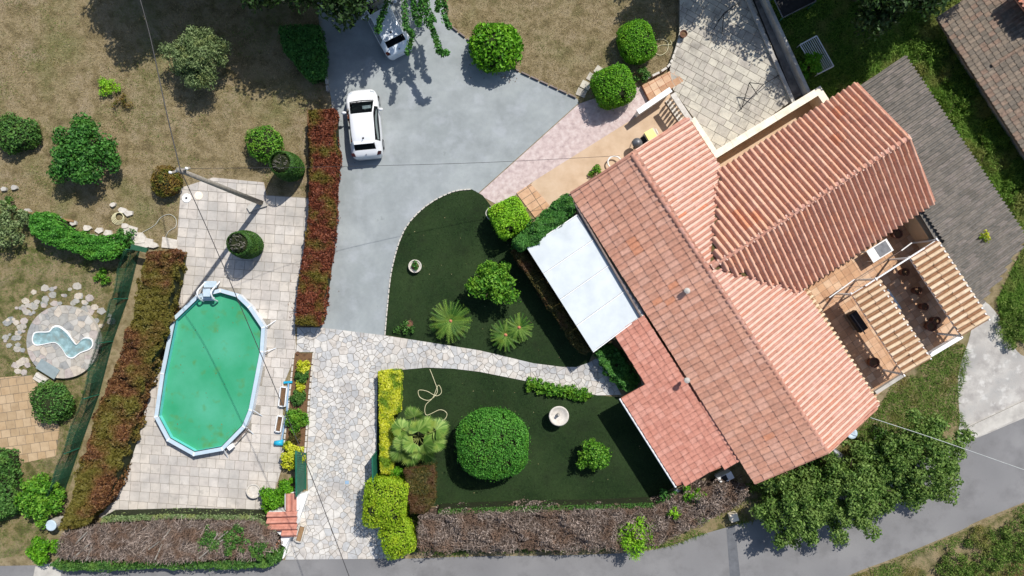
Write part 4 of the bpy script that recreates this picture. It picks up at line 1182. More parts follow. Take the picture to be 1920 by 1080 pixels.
pot(1684, 438, .28, .5, 'brown round pot near the back terrace balustrade', M['dark_pot'], z=EV0)
pot(523, 1022, .26, .55, 'terracotta pot at the end of the small red tiled roof', M['terracotta'])
pot(558, 662, .10, .16, 'tiny dark pot at the top of the narrow flower bed', M['dark_pot'])
pot(768, 607, .20, .25, 'small terracotta pot near the lawn corner by the stone path', M['dark_pot'])
pot(488, 972, .16, .25, 'small white pot at the corner of the dead hedge', M['white'])
pot(500, 975, .15, .22, 'small white pot nearest the red tiled roof', M['white'])
for i, (a, b_, rr) in enumerate(((1698, 510, .24), (1722, 545, .24), (1735, 575, .22), (1757, 601, .24), (1748, 612, .3), (1640, 680, .30))):
    lb = ['dark pot beside top end of outer awning', 'second dark pot under the outer awning edge', 'third dark pot under the outer awning edge', 'fourth dark pot under the outer awning edge',
          'wide dark pot in front of the low white wall', 'wide dark pot near the main roof corner wall'][i]
    pot(a, b_, rr, .5, lb, M['dark_pot'], z=EV0)
def trough(px, py, l, w, h, ang, label, mat, inner_m, z=0.03):
    p = W(px, py, h)
    o = thing('planter_box', label, 'planter', (p.x, p.y, z), ang)
    mb = MB()
    for sx, sy, bx, by in ((l, .05, 0, w / 2), (l, .05, 0, -w / 2), (.05, w - .1, l / 2, 0), (.05, w - .1, -l / 2, 0)): mb.box(bx, by, 0, h, sx - .002 * (bx != 0), sy)
    mb.box(0, 0, 0, .04, l - .1, w - .1)
    part('box', mb, mat, o, local=True)
    part('soil', MB().box(0, 0, .04, h * .8, l - .11, w - .11), inner_m, o, local=True)
    return o
trough(530, 744, 1.1, .36, .30, math.radians(84), 'long white planter box, upper one beside the pool', M['white'], M['brown_soil'])
trough(523, 795, .90, .32, .30, math.radians(80), 'shorter white planter box, lower one beside the pool', M['white'], M['brown_soil'])
trough(563, 1001, .95, .34, .30, math.radians(74), 'long planter box with brown soil on the crazy paving', M['white_stone'], M['wood'], .045)
bk = thing('bucket', 'bright turquoise plastic bucket lying beside the pool planters', 'bucket', W(525, 831, 0))
part('body', MB().tube([W(515, 831, .16), W(530, 830, .16)], [.14, .17], 14), M['blue_plastic'], bk, sm=True)
part('rim', MB().tube([W(530, 830, .16), W(531.5, 830, .16)], .185, 14), M['blue_plastic'], bk)
pb = thing('pool_pipe', 'blue pool vacuum pipe along the narrow flower bed', 'pipe', W(540, 770, 0))
part('pipe', MB().tube([W(541, 716, .12), W(538, 770, .12), W(528, 825, .12)], .05, 7), M['pipe_blue'], pb)
part('head', MB().bar(W(532, 717, .12), W(548, 716, .12), .12, .1), M['blue_plastic'], pb)
bb = thing('bird_bath', 'round white stone bird bath with small statue on the lower lawn', 'bird bath', W(1046, 777, 0))
p = W(1048, 780, .8)
part('pedestal', MB().lathe([(.28, 0), (.28, .06), (.14, .12), (.10, .4), (.14, .62), (.2, .66)], 14, (p.x, p.y, 0)), M['white_stone'], bb, sm=True)
part('basin', MB().lathe([(.1, .60), (.42, .70), (.56, .80), (.57, .83), (.50, .83), (.42, .76), (.2, .70), (.01, .69)], 28, (p.x, p.y, 0)), M['white_stone'], bb, sm=True)
part('statue', MB().lathe([(.09, .68), (.07, .78), (.10, .86), (.06, .98), (.075, 1.05), (.03, 1.12)], 10, (p.x - .05, p.y + .08, 0)), M['concrete'], bb, sm=True)
wb = thing('wheelie_bin', 'grey bin with pale yellow lid beside the house gable', 'bin', W(1222, 252, 0))
q = W(1222, 252, 1.0); ra = math.radians(30)
part('body', MB().box(q.x, q.y, 0.02, .95, .6, .55, ra), M['white_stone'], wb)
part('lid', MB().box(q.x - .05, q.y - .03, .952, 1.02, .52, .60, ra), M['yellow_plastic'], wb)
part('handle', MB().tube([q + Vector((.36, .05, -.02)), q + Vector((.22, .32, -.02))], .03, 6), M['white'], wb)
kb = thing('kettle_barbecue', 'black domed barbecue next to the yellow lidded bin', 'barbecue', W(1195, 268, 0))
q = W(1195, 268, .8)
part('bowl', MB().lathe([(.05, .5), (.25, .62), (.30, .78), (.28, .80), (.2, .95), (.05, 1.02)], 16, (q.x, q.y, 0)), M['grey_metal'], kb, sm=True)
for k in range(3):
    a = k * 2.094
    part('leg', MB().tube([(q.x + .15 * math.cos(a), q.y + .15 * math.sin(a), .6), (q.x + .3 * math.cos(a), q.y + .3 * math.sin(a), .02)], .02, 5), M['dark'], kb)
q = W(1207, 262, .6)
single('tool_box', MB().box(q.x, q.y, 0.02, .6, .28, .36, ra), M['dark'], 'black box squeezed between barbecue and yellow lidded bin', 'box')
hr_ = thing('hose_reel', 'white hose loop hung beside the house gable corner', 'hose', W(1152, 303, .3))
q = W(1152, 304, .3)
part('loop', MB().tube([q + Vector((.38 * math.cos(a), .34 * math.sin(a), .02 * math.sin(3 * a))) for a in [i * .28 for i in range(16)]], .045, 6), M['white'], hr_)
# meter cover on the paving
q = W(651, 904)
mc = thing('meter_cover', 'small steel meter cover set in the crazy paving', 'cover', (q.x, q.y, .03))
part('frame', MB().box(q.x, q.y, .03, .052, .36, .28), M['concrete'], mc); part('plate', MB().box(q.x, q.y, .05, .06, .22, .2), M['pipe_blue'], mc)
# buoy lids at terrace corner
ld = thing('chlorine_floater', 'white round plastic lid on top corner of the pool terrace', 'lid', W(349, 371, .03))
q = W(349, 371, .1)
part('disc', MB().lathe([(.26, .03), (.27, .06), (.24, .08), (.2, .06), (.02, .06)], 18, (q.x, q.y, 0)), M['white'], ld); part('knob', MB().lathe([(.06, .06), (.05, .12)], 8, (q.x, q.y, 0)), M['dark'], ld)
single('stone_disc', MB().lathe([(.24, .03), (.24, .055), (.2, .06)], 18, W(373, 367, 0)), M['cream'], 'round cream disc lying flat on the pool terrace', 'disc')
def hose(label, pts, mat, r=.017, z=.04):
    q = [tuple(W(a, b_, 0))[:2] + (z + .01 * (i % 2),) for i, (a, b_) in enumerate(pts)]
    return single('garden_hose', MB().tube([Vector(p) for p in smooth(q, 6, False)], r, 6), mat, label, 'hose')
hose('pale looping garden hose on the lower lawn above the fan palm', [(806, 692), (815, 715), (820, 735), (805, 750), (788, 745), (785, 732), (800, 733), (818, 742), (828, 735), (822, 722), (812, 745), (798, 760), (800, 778), (825, 768), (838, 775), (832, 787), (812, 787)], M['hose'])
hose('yellow-green hose looped in the grass beside the patio edge', [(1226, 76), (1240, 74), (1252, 80), (1250, 96), (1238, 104), (1228, 98), (1236, 86), (1258, 84), (1256, 76)], M['hose'])
hose('pale hose trailing over dry soil near the left red hedge', [(265, 437), (290, 423), (302, 408), (318, 402), (330, 410), (330, 425), (316, 435), (309, 452)], M['hose_grey'])
cl_ = MB()
for k in range(4):
    q = W(222 + k * 1.5, 410 - k, 0)
    cl_.tube([q + Vector(((.36 - .04 * k) * math.cos(i * .42), (.34 - .03 * k) * math.sin(i * .42), .05 + .04 * k)) for i in range(16)], .022, 6)
single('hose_coil', cl_, M['hose'], 'coiled cream hose among rubble above the left hedge', 'hose')
hose('white forked hose end on the lawn beside the lime topiary', [(922, 388), (914, 393), (911, 401), (916, 410), (922, 413)], M['hose_grey'], .03)

# ------------------------------------------------------------------ round stone platform with small pond
pc = W(118, 641, .28)
pl = thing('stone_platform', 'round raised stone platform holding a small kidney-shaped pond', 'platform', (pc.x, pc.y, 0))
R_ = 2.1
part('base', MB().lathe([(R_, 0), (R_, .26)], 40, (pc.x, pc.y, 0)), M['concrete'], pl)
disc = [(pc.x + R_ * math.cos(i * math.pi / 20), pc.y + R_ * math.sin(i * math.pi / 20)) for i in range(40)]
pond_px = smooth([(62, 630), (68, 622), (92, 621), (100, 612), (112, 610), (128, 622), (138, 637), (146, 645), (158, 633), (172, 634), (176, 645), (170, 655), (152, 662), (138, 672), (126, 668), (118, 655), (105, 643), (88, 645), (70, 648), (62, 642)], 3)
pond_xy = [tuple(W(a, b_, .28))[:2] for a, b_ in pond_px]
cells = [c for c in crazy_cells(disc, 95, .010)]
for c in cells:
    x = sum(p[0] for p in c) / len(c); y = sum(p[1] for p in c) / len(c)
    part('paving_stone', MB().prism(c, .25, .285 + random.uniform(-.005, .005), bottom=False), random.choice(M['flag'] + [M['concrete']]), pl)
pond = thing('garden_pond', 'small empty kidney-shaped pale blue plastic pond shell', 'pond', (pc.x, pc.y, .28))
n = len(pond_xy)
inn = [tuple(Vector(p) * .86 + Vector((sum(q[0] for q in pond_xy) / n, sum(q[1] for q in pond_xy) / n)) * .14) for p in pond_xy]
cxp = W(118, 641, .28)
def toward(p, f):
    # pull in towards the spine of the pond
    px_ = p[0]; sy = np.interp(px_, [W(62, 0).x, W(110, 0).x, W(140, 0).x, W(176, 0).x], [W(0, 634).y, W(0, 632).y, W(0, 656).y, W(0, 645).y])
    return (px_ + (cxp.x - px_) * f * .25, p[1] + (sy - p[1]) * f)
lip = [toward(p, .14) for p in pond_xy]; flo = [toward(p, .42) for p in pond_xy]
mb = MB()
mb.add([(p[0], p[1], .30) for p in pond_xy] + [(p[0], p[1], .345) for p in pond_xy] + [(p[0], p[1], .345) for p in lip], [(i, (i + 1) % n, n + (i + 1) % n, n + i) for i in range(n)] + [(n + i, n + (i + 1) % n, 2 * n + (i + 1) % n, 2 * n + i) for i in range(n)])
part('rim', mb, M['white'], pond)
mb = MB()
mb.add([(p[0], p[1], .344) for p in lip] + [(p[0], p[1], .292) for p in flo], [(i, (i + 1) % n, n + (i + 1) % n, n + i) for i in range(n)] + [tuple(range(n, 2 * n))])
part('basin', mb, surf('pond_shell', [C(160, 190, 194), C(126, 154, 156), C(122, 130, 124)], 3, 8, 0.6, 0.1), pond)
q = W(90, 692, .3)
single('grey_board', MB().box(q.x, q.y, .29, .33, 1.25, .62, math.radians(-32)), surf('greyboard', [C(128, 140, 142), C(144, 156, 158)], 3, 4, 0.7, 0.1), 'grey-blue rectangular board at the edge of round stone platform', 'board')
stp = thing('platform_step', 'pale double stone step below the grey board', 'steps', W(80, 710, 0))
for i, (a, b_) in enumerate(((81, 707), (76, 713))):
    q = W(a, b_); part('tread', MB().box(q.x, q.y, .02, .2 - i * .08, .75, .22, math.radians(-32)), M['white_stone'], stp)
# loose flagstones round the platform
random.seed(31)
for i in range(84):
    a = random.uniform(.12, 1.22) * math.pi
    rr = random.uniform(2.3, 3.5 if a > .4 else 4.2)
    px_, py_ = 118 + rr * S * math.cos(a), 641 - rr * S * math.sin(a) * .95
    if px_ < 2: continue
    w = random.uniform(.11, .30); k = random.randint(5, 7); rot = random.random() * 6
    q = W(px_, py_)
    poly = [(q.x + w * random.uniform(.75, 1.1) * math.cos(rot + j * 6.283 / k), q.y + w * .8 * random.uniform(.75, 1.1) * math.sin(rot + j * 6.283 / k)) for j in range(k)]
    single('flagstone', MB().prism(poly, .006, random.uniform(.03, .05)), random.choice(M['flag']), 'loose pale flagstone set in the grass around the round platform', 'stone', group='flagstones around the round platform')
# rubble and broken stone along the terrace bank
for i, (a, b_, w) in enumerate(((245, 432, .5), (262, 447, .55), (276, 455, .48), (250, 455, .4), (232, 395, .26), (243, 400, .3), (236, 424, .24), (268, 462, .35), (205, 438, .3), (188, 432, .3), (165, 428, .28), (225, 446, .3), (290, 460, .3), (215, 384, .2),
                                (12, 392, .25), (30, 352, .22), (10, 355, .2), (52, 398, .3), (80, 405, .25), (110, 410, .28), (140, 418, .25), (48, 410, .2))):
    k = random.randint(5, 7); rot = random.random() * 6; q = W(a, b_)
    poly = [(q.x + w * random.uniform(.7, 1.1) * math.cos(rot + j * 6.283 / k), q.y + w * .75 * random.uniform(.7, 1.1) * math.sin(rot + j * 6.283 / k)) for j in range(k)]
    lb = 'pale broken rubble stone on the dry bank above the left hedge' if i < 14 else 'small weathered stone along the left bank edge'
    single('rubble_stone', MB().prism(poly, .0, random.uniform(.08, .2)), M['white_stone'] if i < 14 else M['concrete'], lb, 'stone', group='rubble near the hose coil' if i < 14 else 'stones along left bank')
single('stone_slab', MB().prism(xy([(306, 444), (334, 450), (334, 467), (304, 464)]), .02, .09), M['white_stone'], 'pale square slab at the top end of the left red hedge', 'slab')
random.seed(5)
# timber edging of the bank
single('bank_plank', MB().bar(W(8, 390, .12), W(140, 415, .12), .12, .2), M['wood'], 'weathered board edging the bank beside the left green hedge', 'board')
single('bank_plank', MB().bar(W(166, 440, .12), W(218, 449, .12), .12, .16), M['white_stone'], 'pale narrow board along the bank near the rubble', 'board')
# stepping stones on the dry lawn
for i, (a, b_) in enumerate(((1124, 133), (1110, 146), (1098, 160), (1090, 174))):
    q = W(a, b_); single('stepping_stone', MB().box(q.x, q.y, .0, .05, .55, .44, math.radians(-35 + 4 * i)), M['patio_slab'][i], ['uppermost grey stepping stone touching the clipped bush', 'second grey stepping stone from the clipped bush', 'third grey stepping stone from the clipped bush', 'lowest grey stepping stone next to the driveway corner'][i], 'stepping stone')

# ------------------------------------------------------------------ edgings and kerbs
def edging(label, pts, step, mat, w=.09, h=.11, name='edging_stone', parent_name='lawn_edging'):
    pts = [W(a, b_) for a, b_ in pts]
    o = thing(parent_name, label, 'edging', (pts[0].x, pts[0].y, 0))
    for p, q in zip(pts, pts[1:]):
        L = (q - p).length; k = max(1, round(L / step))
        for i in range(k):
            a, b_ = p.lerp(q, i / k), p.lerp(q, (i + random.uniform(.7, .9)) / k)
            part(name, MB().bar(a + Vector((0, 0, h / 2)), b_ + Vector((0, 0, h / 2)), w, h + random.uniform(-.015, .015)), mat, o)
edging('row of small white stones edging the curved artificial lawn', smooth(lawn_curve, 3, False), .26, M['white_stone'], .06, .08)
edging('row of pale stones along the right side of the tall red hedge', [(624, 190), (629, 300), (623, 420), (613, 510), (601, 612)], .30, M['white_stone'], .07, .09)
edging('dark kerb stones between driveway and the upper dry lawn', [(846, 50), (905, 96), (960, 128), (1083, 185)], .6, M['gutter'], .07, .14, 'kerb_stone', 'driveway_kerb')
edging('pale curved kerb along the left side of upper patio', smooth([(1282, -60), (1281, 10), (1276, 60), (1262, 105), (1248, 130), (1206, 152)], 3, False), .5, M['white_stone'], .12, .3, 'kerb_stone', 'patio_kerb')
edging('white brick kerb on the left of narrow flower bed', [(552, 662), (546, 720), (530, 860)], .35, M['white_stone'], .09, .12)
edging('white brick kerb on the right of narrow flower bed', [(589, 662), (581, 740), (573, 850)], .35, M['white_stone'], .10, .14)
edging('white low edging below the lower artificial lawn', [(818, 951), (900, 950), (1060, 948), (1160, 946), (1215, 938)], .8, M['white_stone'], .08, .10)
edging('pale kerb beside the shaded top of the driveway', [(604, 112), (614, 150), (617, 176)], .5, M['concrete'], .14, .3, 'kerb_stone', 'driveway_kerb')
edging('white edging pegs of the small bed at the left border', [(4, 850), (20, 870), (26, 900), (30, 930)], .3, M['white_stone'], .06, .12)
bed = area_sheet('flower_bed', [(553, 662), (588, 662), (573, 850), (560, 880), (530, 880)], .042, M['brown_soil'])
area_sheet('hedge_soil', [(575, 205), (627, 205), (632, 310), (624, 430), (612, 520), (600, 614), (553, 612), (577, 500), (581, 371), (578, 300)], .012, M['brown_soil'])
single('concrete_kerb', MB().prism(xy([(66, 1062), (100, 1055), (118, 1058), (112, 1090), (60, 1095)], .15), 0, .15), M['concrete'], 'pale concrete block at the road by the left dead hedge', 'kerb')
single('roadside_kerb', MB().prism(xy([(1808, 805), (1920, 752), (2000, 720), (2000, 742), (1920, 780), (1812, 828)], .1), 0.0, .1), M['concrete'], 'pale concrete kerb between road and rough apron', 'kerb')
rk = thing('roadside_block', 'cream stone block at the road edge below the house', 'block', W(1375, 975, 0))
part('block', MB().prism(xy([(1368, 966), (1382, 962), (1386, 976), (1372, 980)], .45), 0, .45), M['cream'], rk)

# ------------------------------------------------------------------ gates and small tiled roof
def louvre(name, label, a, b_, z0, z1, mat, k=12, thick=.08):
    a, b_ = Vector(a), Vector(b_)
    o = thing(name, label, 'gate', (a.x, a.y, 0))
    part('frame', MB().bar((a.x, a.y, z0), (a.x, a.y, z1), thick, thick), mat, o) if False else None
    d = (b_ - a)
    for p in (a, b_):
        part('post', MB().box(p.x, p.y, 0.03, z1 + .02, thick, thick, math.atan2(d.y, d.x)), mat, o)
    for i in range(k):
        z = z0 + (z1 - z0) * (i + .5) / k
        part('slat', MB().bar((a.x, a.y, z), (b_.x, b_.y, z), thick * .5, (z1 - z0) / k * .8), mat, o)
    part('top_rail', MB().bar((a.x, a.y, z1), (b_.x, b_.y, z1), thick * 1.1, thick * .8), mat, o)
    return o
ga, gb = W(566, 850, 0), W(570, 925, 0)
ogate = thing('driveway_gate', 'green slatted metal gate leaf folded open beside the flower bed', 'gate', (ga.x, ga.y, 0))
for i in range(22):
    t0, t1 = i / 22, (i + .82) / 22
    A0 = W(572, 850, .1).lerp(W(572, 915, .1), t0); A1 = W(572, 850, .1).lerp(W(572, 915, .1), t1)
    T0 = W(555, 846, 1.5).lerp(W(556, 930, 1.5), t0); T1 = W(555, 846, 1.5).lerp(W(556, 930, 1.5), t1)
    th = Vector((.04, 0, 0))
    part('slat', (lambda m_: (m_.add([A0, A1, T1, T0, A0 + th, A1 + th, T1 + th, T0 + th], [(3, 2, 1, 0), (4, 5, 6, 7), (0, 1, 5, 4), (2, 3, 7, 6), (1, 2, 6, 5), (3, 0, 4, 7)]), m_)[1])(MB()), M['green_paint'], ogate)
part('top_rail', MB().bar(W(555, 845, 1.52), W(556, 931, 1.52), .09, .07), M['green_paint'], ogate)
part('bottom_rail', MB().bar(W(573, 849, .12), W(573, 917, .12), .08, .07), M['green_paint'], ogate)
louvre('driveway_gate', 'green metal gate leaf standing against the yellow hedge', W(708, 845, 0), W(709, 893, 0), .1, 1.5, M['green_paint'], 10)
sr = thing('gate_pillar_roof', 'little red barrel-tiled roof on the white gate wall', 'small roof', W(528, 985, 0))
part('wall', MB().prism(xy([(503, 960), (556, 958), (556, 985), (534, 1026), (527, 1022), (526, 1005), (503, 985)], .9), 0.04, .85), M['white'], sr)
e = [W(556, 958, 1.0), W(503, 958, 1.15), W(503, 1022, 1.15), W(556, 1022, 1.0)]
fr = slope_frame(e[0], e[3], e[1])
cs, pu, pv = tile_cells(*fr, P2([W(556, 958, 1.0), W(502, 960, 1.1), W(502, 988, 1.1), W(520, 994, 1.1), W(522, 1018, 1.1), W(532, 1018, 1.0), W(551, 988, 1.0)]), .33, .85)
tv, tf = tile_template(pu, pv, 'canal')
lay_tiles(sr, cs, tv, tf, TM_porch, len(cs), name='roof_tile')
s2 = thing('wall_coping', 'upright pair of red barrel tiles capping the curved white wall', 'wall cap', W(548, 940, 0))
part('wall', MB().prism(xy([(534, 925), (558, 922), (560, 956), (534, 956)], .9), .04, .9), M['white'], s2)
for xx in (541, 551):
    part('cap_tile', MB().tube([W(xx, 925, .95), W(xx, 957, .95)], .16, 9), random.choice(TM_porch), s2)
gw = thing('gate_wall', 'curved low white wall beside the small tiled roof and road', 'wall', W(560, 950, 0))
part('wall', MB().prism(xy(smooth([(560, 930), (575, 925), (572, 940), (556, 985), (540, 1020), (533, 1045), (528, 1045), (530, 1022), (548, 985), (558, 955)], 3), .45), .03, .45), M['white'], gw)

# ------------------------------------------------------------------ terrace furniture
tb = thing('garden_table', 'white and dark glass garden table on the back terrace', 'table', W(1650, 470, EV0))
q = W(1650, 470, EV0 + .72); ra = math.radians(32)
dx = Vector((math.cos(ra), math.sin(ra), 0))
part('table_top', MB().box(q.x, q.y, EV0 + .68, EV0 + .72, 1.35, .78, ra), M['white'], tb)
part('glass_panel', MB().box(q.x + dx.x * .18, q.y + dx.y * .18, EV0 + .721, EV0 + .735, .75, .66, ra), M['grey_metal'], tb)
for a, b_ in ((-.6, -.3), (.6, -.3), (-.6, .3), (.6, .3)):
    lx, ly = q.x + a * math.cos(ra) - b_ * math.sin(ra), q.y + a * math.sin(ra) + b_ * math.cos(ra)
    part('leg', MB().box(lx, ly, EV0, EV0 + .68, .05, .05, ra), M['white'], tb)
bn = thing('white_bench', 'narrow white bench between the two tiled awnings', 'bench', W(1672, 562, EV0))
q = W(1674, 563, EV0 + .45); rb = math.radians(-56)
part('seat', MB().box(q.x, q.y, EV0 + .40, EV0 + .45, 1.35, .32, rb), M['pool_rim'], bn)
for s in (-.55, .55): part('leg', MB().box(q.x + s * math.cos(rb), q.y + s * math.sin(rb), EV0, EV0 + .4, .06, .28, rb), M['white'], bn)
gr = thing('barbecue_trolley', 'dark metal barbecue trolley beside the inner tiled awning', 'barbecue', W(1612, 603, EV0))
q = W(1610, 603, EV0 + .9)
part('hood', MB().box(q.x, q.y, EV0 + .5, EV0 + .9, 1.2, .5, rb), M['dark'], gr)
part('rail', MB().bar(W(1597, 590, EV0 + .93), W(1622, 626, EV0 + .93), .05, .04), M['grey_metal'], gr)
part('cart', MB().box(q.x, q.y, EV0, EV0 + .48, 1.0, .4, rb), M['grey_metal'], gr)
dl = thing('clothes_airer', 'folding clothes airer with white end bars on the back terrace', 'clothes airer', W(1590, 550, EV0))
for a, b_ in (((1555, 558), (1602, 524)), ((1690, 470), (1710, 455))):
    part('bar', MB().tube([W(*a, EV0 + 1.0), W(*b_, EV0 + 1.0)], .035, 6), M['white'], dl)
for a, b_ in (((1578, 537), (1622, 538)), ((1578, 537), (1545, 580)), ((1602, 524), (1690, 470)), ((1555, 558), (1640, 505))):
    part('line', MB().tube([W(*a, EV0 + 1.0), W(*b_, EV0 + 1.0)], .012, 5), M['gutter'], dl)
for a in ((1578, 541), (1700, 463)):
    part('post', MB().tube([W(*a, EV0), W(*a, EV0 + 1.0)], .025, 6), M['white'], dl)
# airing frame on the patio
af = thing('metal_clothes_rack', 'thin dark metal clothes rack standing on the upper patio', 'clothes rack', W(1420, 175, PATZ))
for a, za, b_, zb in (((1405, 155), .9, (1432, 158), .9), ((1405, 155), .9, (1390, 205), .02), ((1432, 158), .9, (1462, 140), .02), ((1432, 158), .9, (1385, 208), .05), ((1405, 155), .9, (1420, 178), .5)):
    part('rod', MB().tube([W(*a, PATZ + za), W(*b_, PATZ + zb)], .022, 5), M['dark'], af)
af2 = thing('metal_clothes_rack', 'thin dark metal rack in tree shade at top of the patio', 'clothes rack', W(1350, 40, PATZ))
for a, za, b_, zb in (((1357, 25), .9, (1338, 55), .02), ((1357, 25), .9, (1354, 62), .02), ((1357, 25), .9, (1385, 5), .6), ((1345, 40), .5, (1375, 10), .5)):
    part('rod', MB().tube([W(*a, PATZ + za), W(*b_, PATZ + zb)], .022, 5), M['dark'], af2)
# white slatted frame and a screened pen on the shaded bank
wf = thing('slatted_frame', 'white metal slatted bed frame lying in the shade behind patio', 'metal frame', W(1532, 103, .3))
f4 = [W(1515, 72, .5), W(1532, 66, .5), W(1563, 125, .5), W(1540, 138, .5)]
f4 = [W(1500, 84, .5), W(1531, 67, .5), W(1563, 124, .5), W(1534, 139, .5)]
for i in range(4): part('rail', MB().tube([f4[i], f4[(i + 1) % 4]], .035, 6), M['white'], wf)
for i in range(1, 9): part('slat', MB().tube([f4[0].lerp(f4[1], i / 9), f4[3].lerp(f4[2], i / 9)], .018, 5), M['white'], wf)
for p in f4: part('leg', MB().tube([p, Vector((p.x, p.y, 0))], .03, 6), M['white'], wf)
pn = thing('screened_pen', 'dark netted pen with pale top rail on the shaded bank', 'pen', W(1500, 10, 0))
p4 = [W(1468, 33, 1.2), W(1530, 2, 1.2), W(1510, -40, 1.2), W(1450, -5, 1.2)]
for i in range(4): part('rail', MB().tube([p4[i], p4[(i + 1) % 4]], .035, 6), M['grey_metal'], pn)
part('panel', MB().prism([tuple(p)[:2] for p in p4], 1.12, 1.15), M['dark'], pn)
for p in p4: part('post', MB().tube([p, Vector((p.x, p.y, 0))], .035, 6), M['green_paint'], pn)
cn = thing('storage_drum', 'grey-blue drum half hidden at the lower end of left red hedge', 'drum', W(97, 985, 0))
q = W(96, 985, .9)
part('body', MB().lathe([(.30, 0), (.31, .3), (.30, .32), (.31, .6), (.29, .88), (.05, .92)], 16, (q.x, q.y, 0)), M['concrete'], cn)
part('lid', MB().lathe([(.31, .89), (.31, .93), (.27, .95)], 16, (q.x, q.y, 0)), M['pool_rim'], cn)

# green windbreak fence along the left red hedge, posts and net panels
fpts = [(262, 470), (240, 560), (212, 640), (186, 740), (150, 840), (120, 925)]
fz = 1.35
fen = thing('windbreak_fence', 'dark green netting fence running beside the left red hedge', 'fence', W(262, 470, 0))
for a, b_ in zip(fpts, fpts[1:]):
    p, q = W(*a, 0), W(*b_, 0)
    part('post', MB().tube([p, p + Vector((0, 0, fz + .05))], .035, 6), M['green_paint'], fen)
    d = (q - p).normalized()
    m_ = MB(); k = 8
    for i in range(k):
        u0, u1 = p.lerp(q, i / k), p.lerp(q, (i + 1) / k)
        sag = [Vector((-.22 - .05 * math.sin(i + a[0]), 0, 0)), Vector((-.22 - .05 * math.sin(i + 1 + a[0]), 0, 0))]
        for w_ in range(5):
            h0, h1 = u0.lerp(u1, w_ / 5), u0.lerp(u1, (w_ + .62) / 5)
            v0 = [h0, h1, h1 + sag[1] + Vector((0, 0, fz)), h0 + sag[0] + Vector((0, 0, fz))]
            th = Vector((.012, 0, 0))
            m_.add(v0 + [v + th for v in v0], [(3, 2, 1, 0), (4, 5, 6, 7), (0, 1, 5, 4), (2, 3, 7, 6)])
        for hz_ in (.1, .5, .9):
            m_.bar(u0 + sag[0] * hz_ + Vector((0, 0, fz * hz_)), u1 + sag[1] * hz_ + Vector((0, 0, fz * hz_)), .02, .03)
    part('net', m_, M['green_net'], fen)
single('green_tarpaulin', MB().prism(xy([(246, 458), (276, 465), (274, 474), (244, 467)], 1.2), 1.0, 1.2), M['green_net'], 'green tarpaulin corner at the head of the windbreak fence', 'tarpaulin')
# ------------------------------------------------------------------ plants
RNG = np.random.default_rng(23)
def bush(name, label, px, py, rx, ry, h, mat, n, size, k=2.2, rz=0.0, lump=.08, shell=9, core=True, cat='bush', z0=0.0, spread=.9, group=None, zmin=-.75, aspect=.55):
    """one shrub: rx, ry in photo pixels at its widest"""
    zc = z0 + h * .5
    p = W(px, py, zc); f = (H - zc) / H / S
    b = (p.x, p.y, zc, rx * f, ry * f, h * .5)
    o = thing(name, label, cat, (p.x, p.y, z0), group=group)
    P, Nn = blob_points([b], n, k, shell, lump, zmin, rz, seed=int(px))
    e_ = RNG.choice(len(P), max(4, len(P) // 28)); cc = np.array(b[:3])
    P = np.concatenate([P, cc + (P[e_] - cc) * RNG.uniform(1.02, 1.11, len(e_))[:, None]]); Nn = np.concatenate([Nn, Nn[e_]])
    drop = lumps(P, 1.0, 4.5, int(py)) + RNG.normal(0, .25, len(P)) > 1.05
    P, Nn = P[~drop], Nn[~drop]
    leaves_obj('foliage', P, Nn, size, mat, o, spread, aspect, floor=z0)
    if core:
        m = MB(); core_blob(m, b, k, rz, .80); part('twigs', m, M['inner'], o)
    m = MB(); stem_mb(m, p.x, p.y, h * .45, max(.025, .05 * h), z0); part('stem', m, M['bark'], o)
    return o
def loose(name, label, px, py, R, h, mat, n, size, clumps=14, cr=.42, cat='bush', z0=0.0, stem=.25, ragged=.25, seed=1, group=None, limbs=5, cover=.92, aspect=.55):
    """open shrub or small tree of leaf clumps with gaps"""
    zc = z0 + h * (stem + (1 - stem) * .5)
    p = W(px, py, zc); f = (H - zc) / H / S; r = R * f
    rr = random.Random(seed)
    o = thing(name, label, cat, (p.x, p.y, z0), group=group)
    hh = h * (1 - stem) * .5
    bl = []
    for i in range(clumps):
        t = (i + .5) / clumps
        a = i * 2.39996 + rr.random() * .7
        q = math.sqrt(t) * cover
        d = q * r * rr.uniform(.78, 1.02 + ragged * .4)
        z = zc + hh * (math.sqrt(max(0, 1 - q * q)) * rr.uniform(.5, .95) - (rr.random() * .7 if q > .5 else 0))
        s = r * cr * rr.uniform(.7, 1.15)
        bl.append((p.x + d * math.cos(a), p.y + d * math.sin(a), max(z, z0 + s * .5), s, s, s * .75))
    P, Nn = blob_points(bl, n, 2, 2.6, .22, -.9, seed=seed)
    leaves_obj('crown' if cat == 'tree' else 'foliage', P, Nn, size, mat, o, 1.5, aspect, .3, floor=z0)
    m = MB(); stem_mb(m, p.x, p.y, zc - z0, max(.03, .045 * h), z0); limbs_mb(m, p.x, p.y, z0 + h * stem, r * .85, zc + hh * .7, max(.02, .03 * h), limbs, seed)
    part('trunk' if cat == 'tree' else 'stem', m, M['bark'], o)
    return o
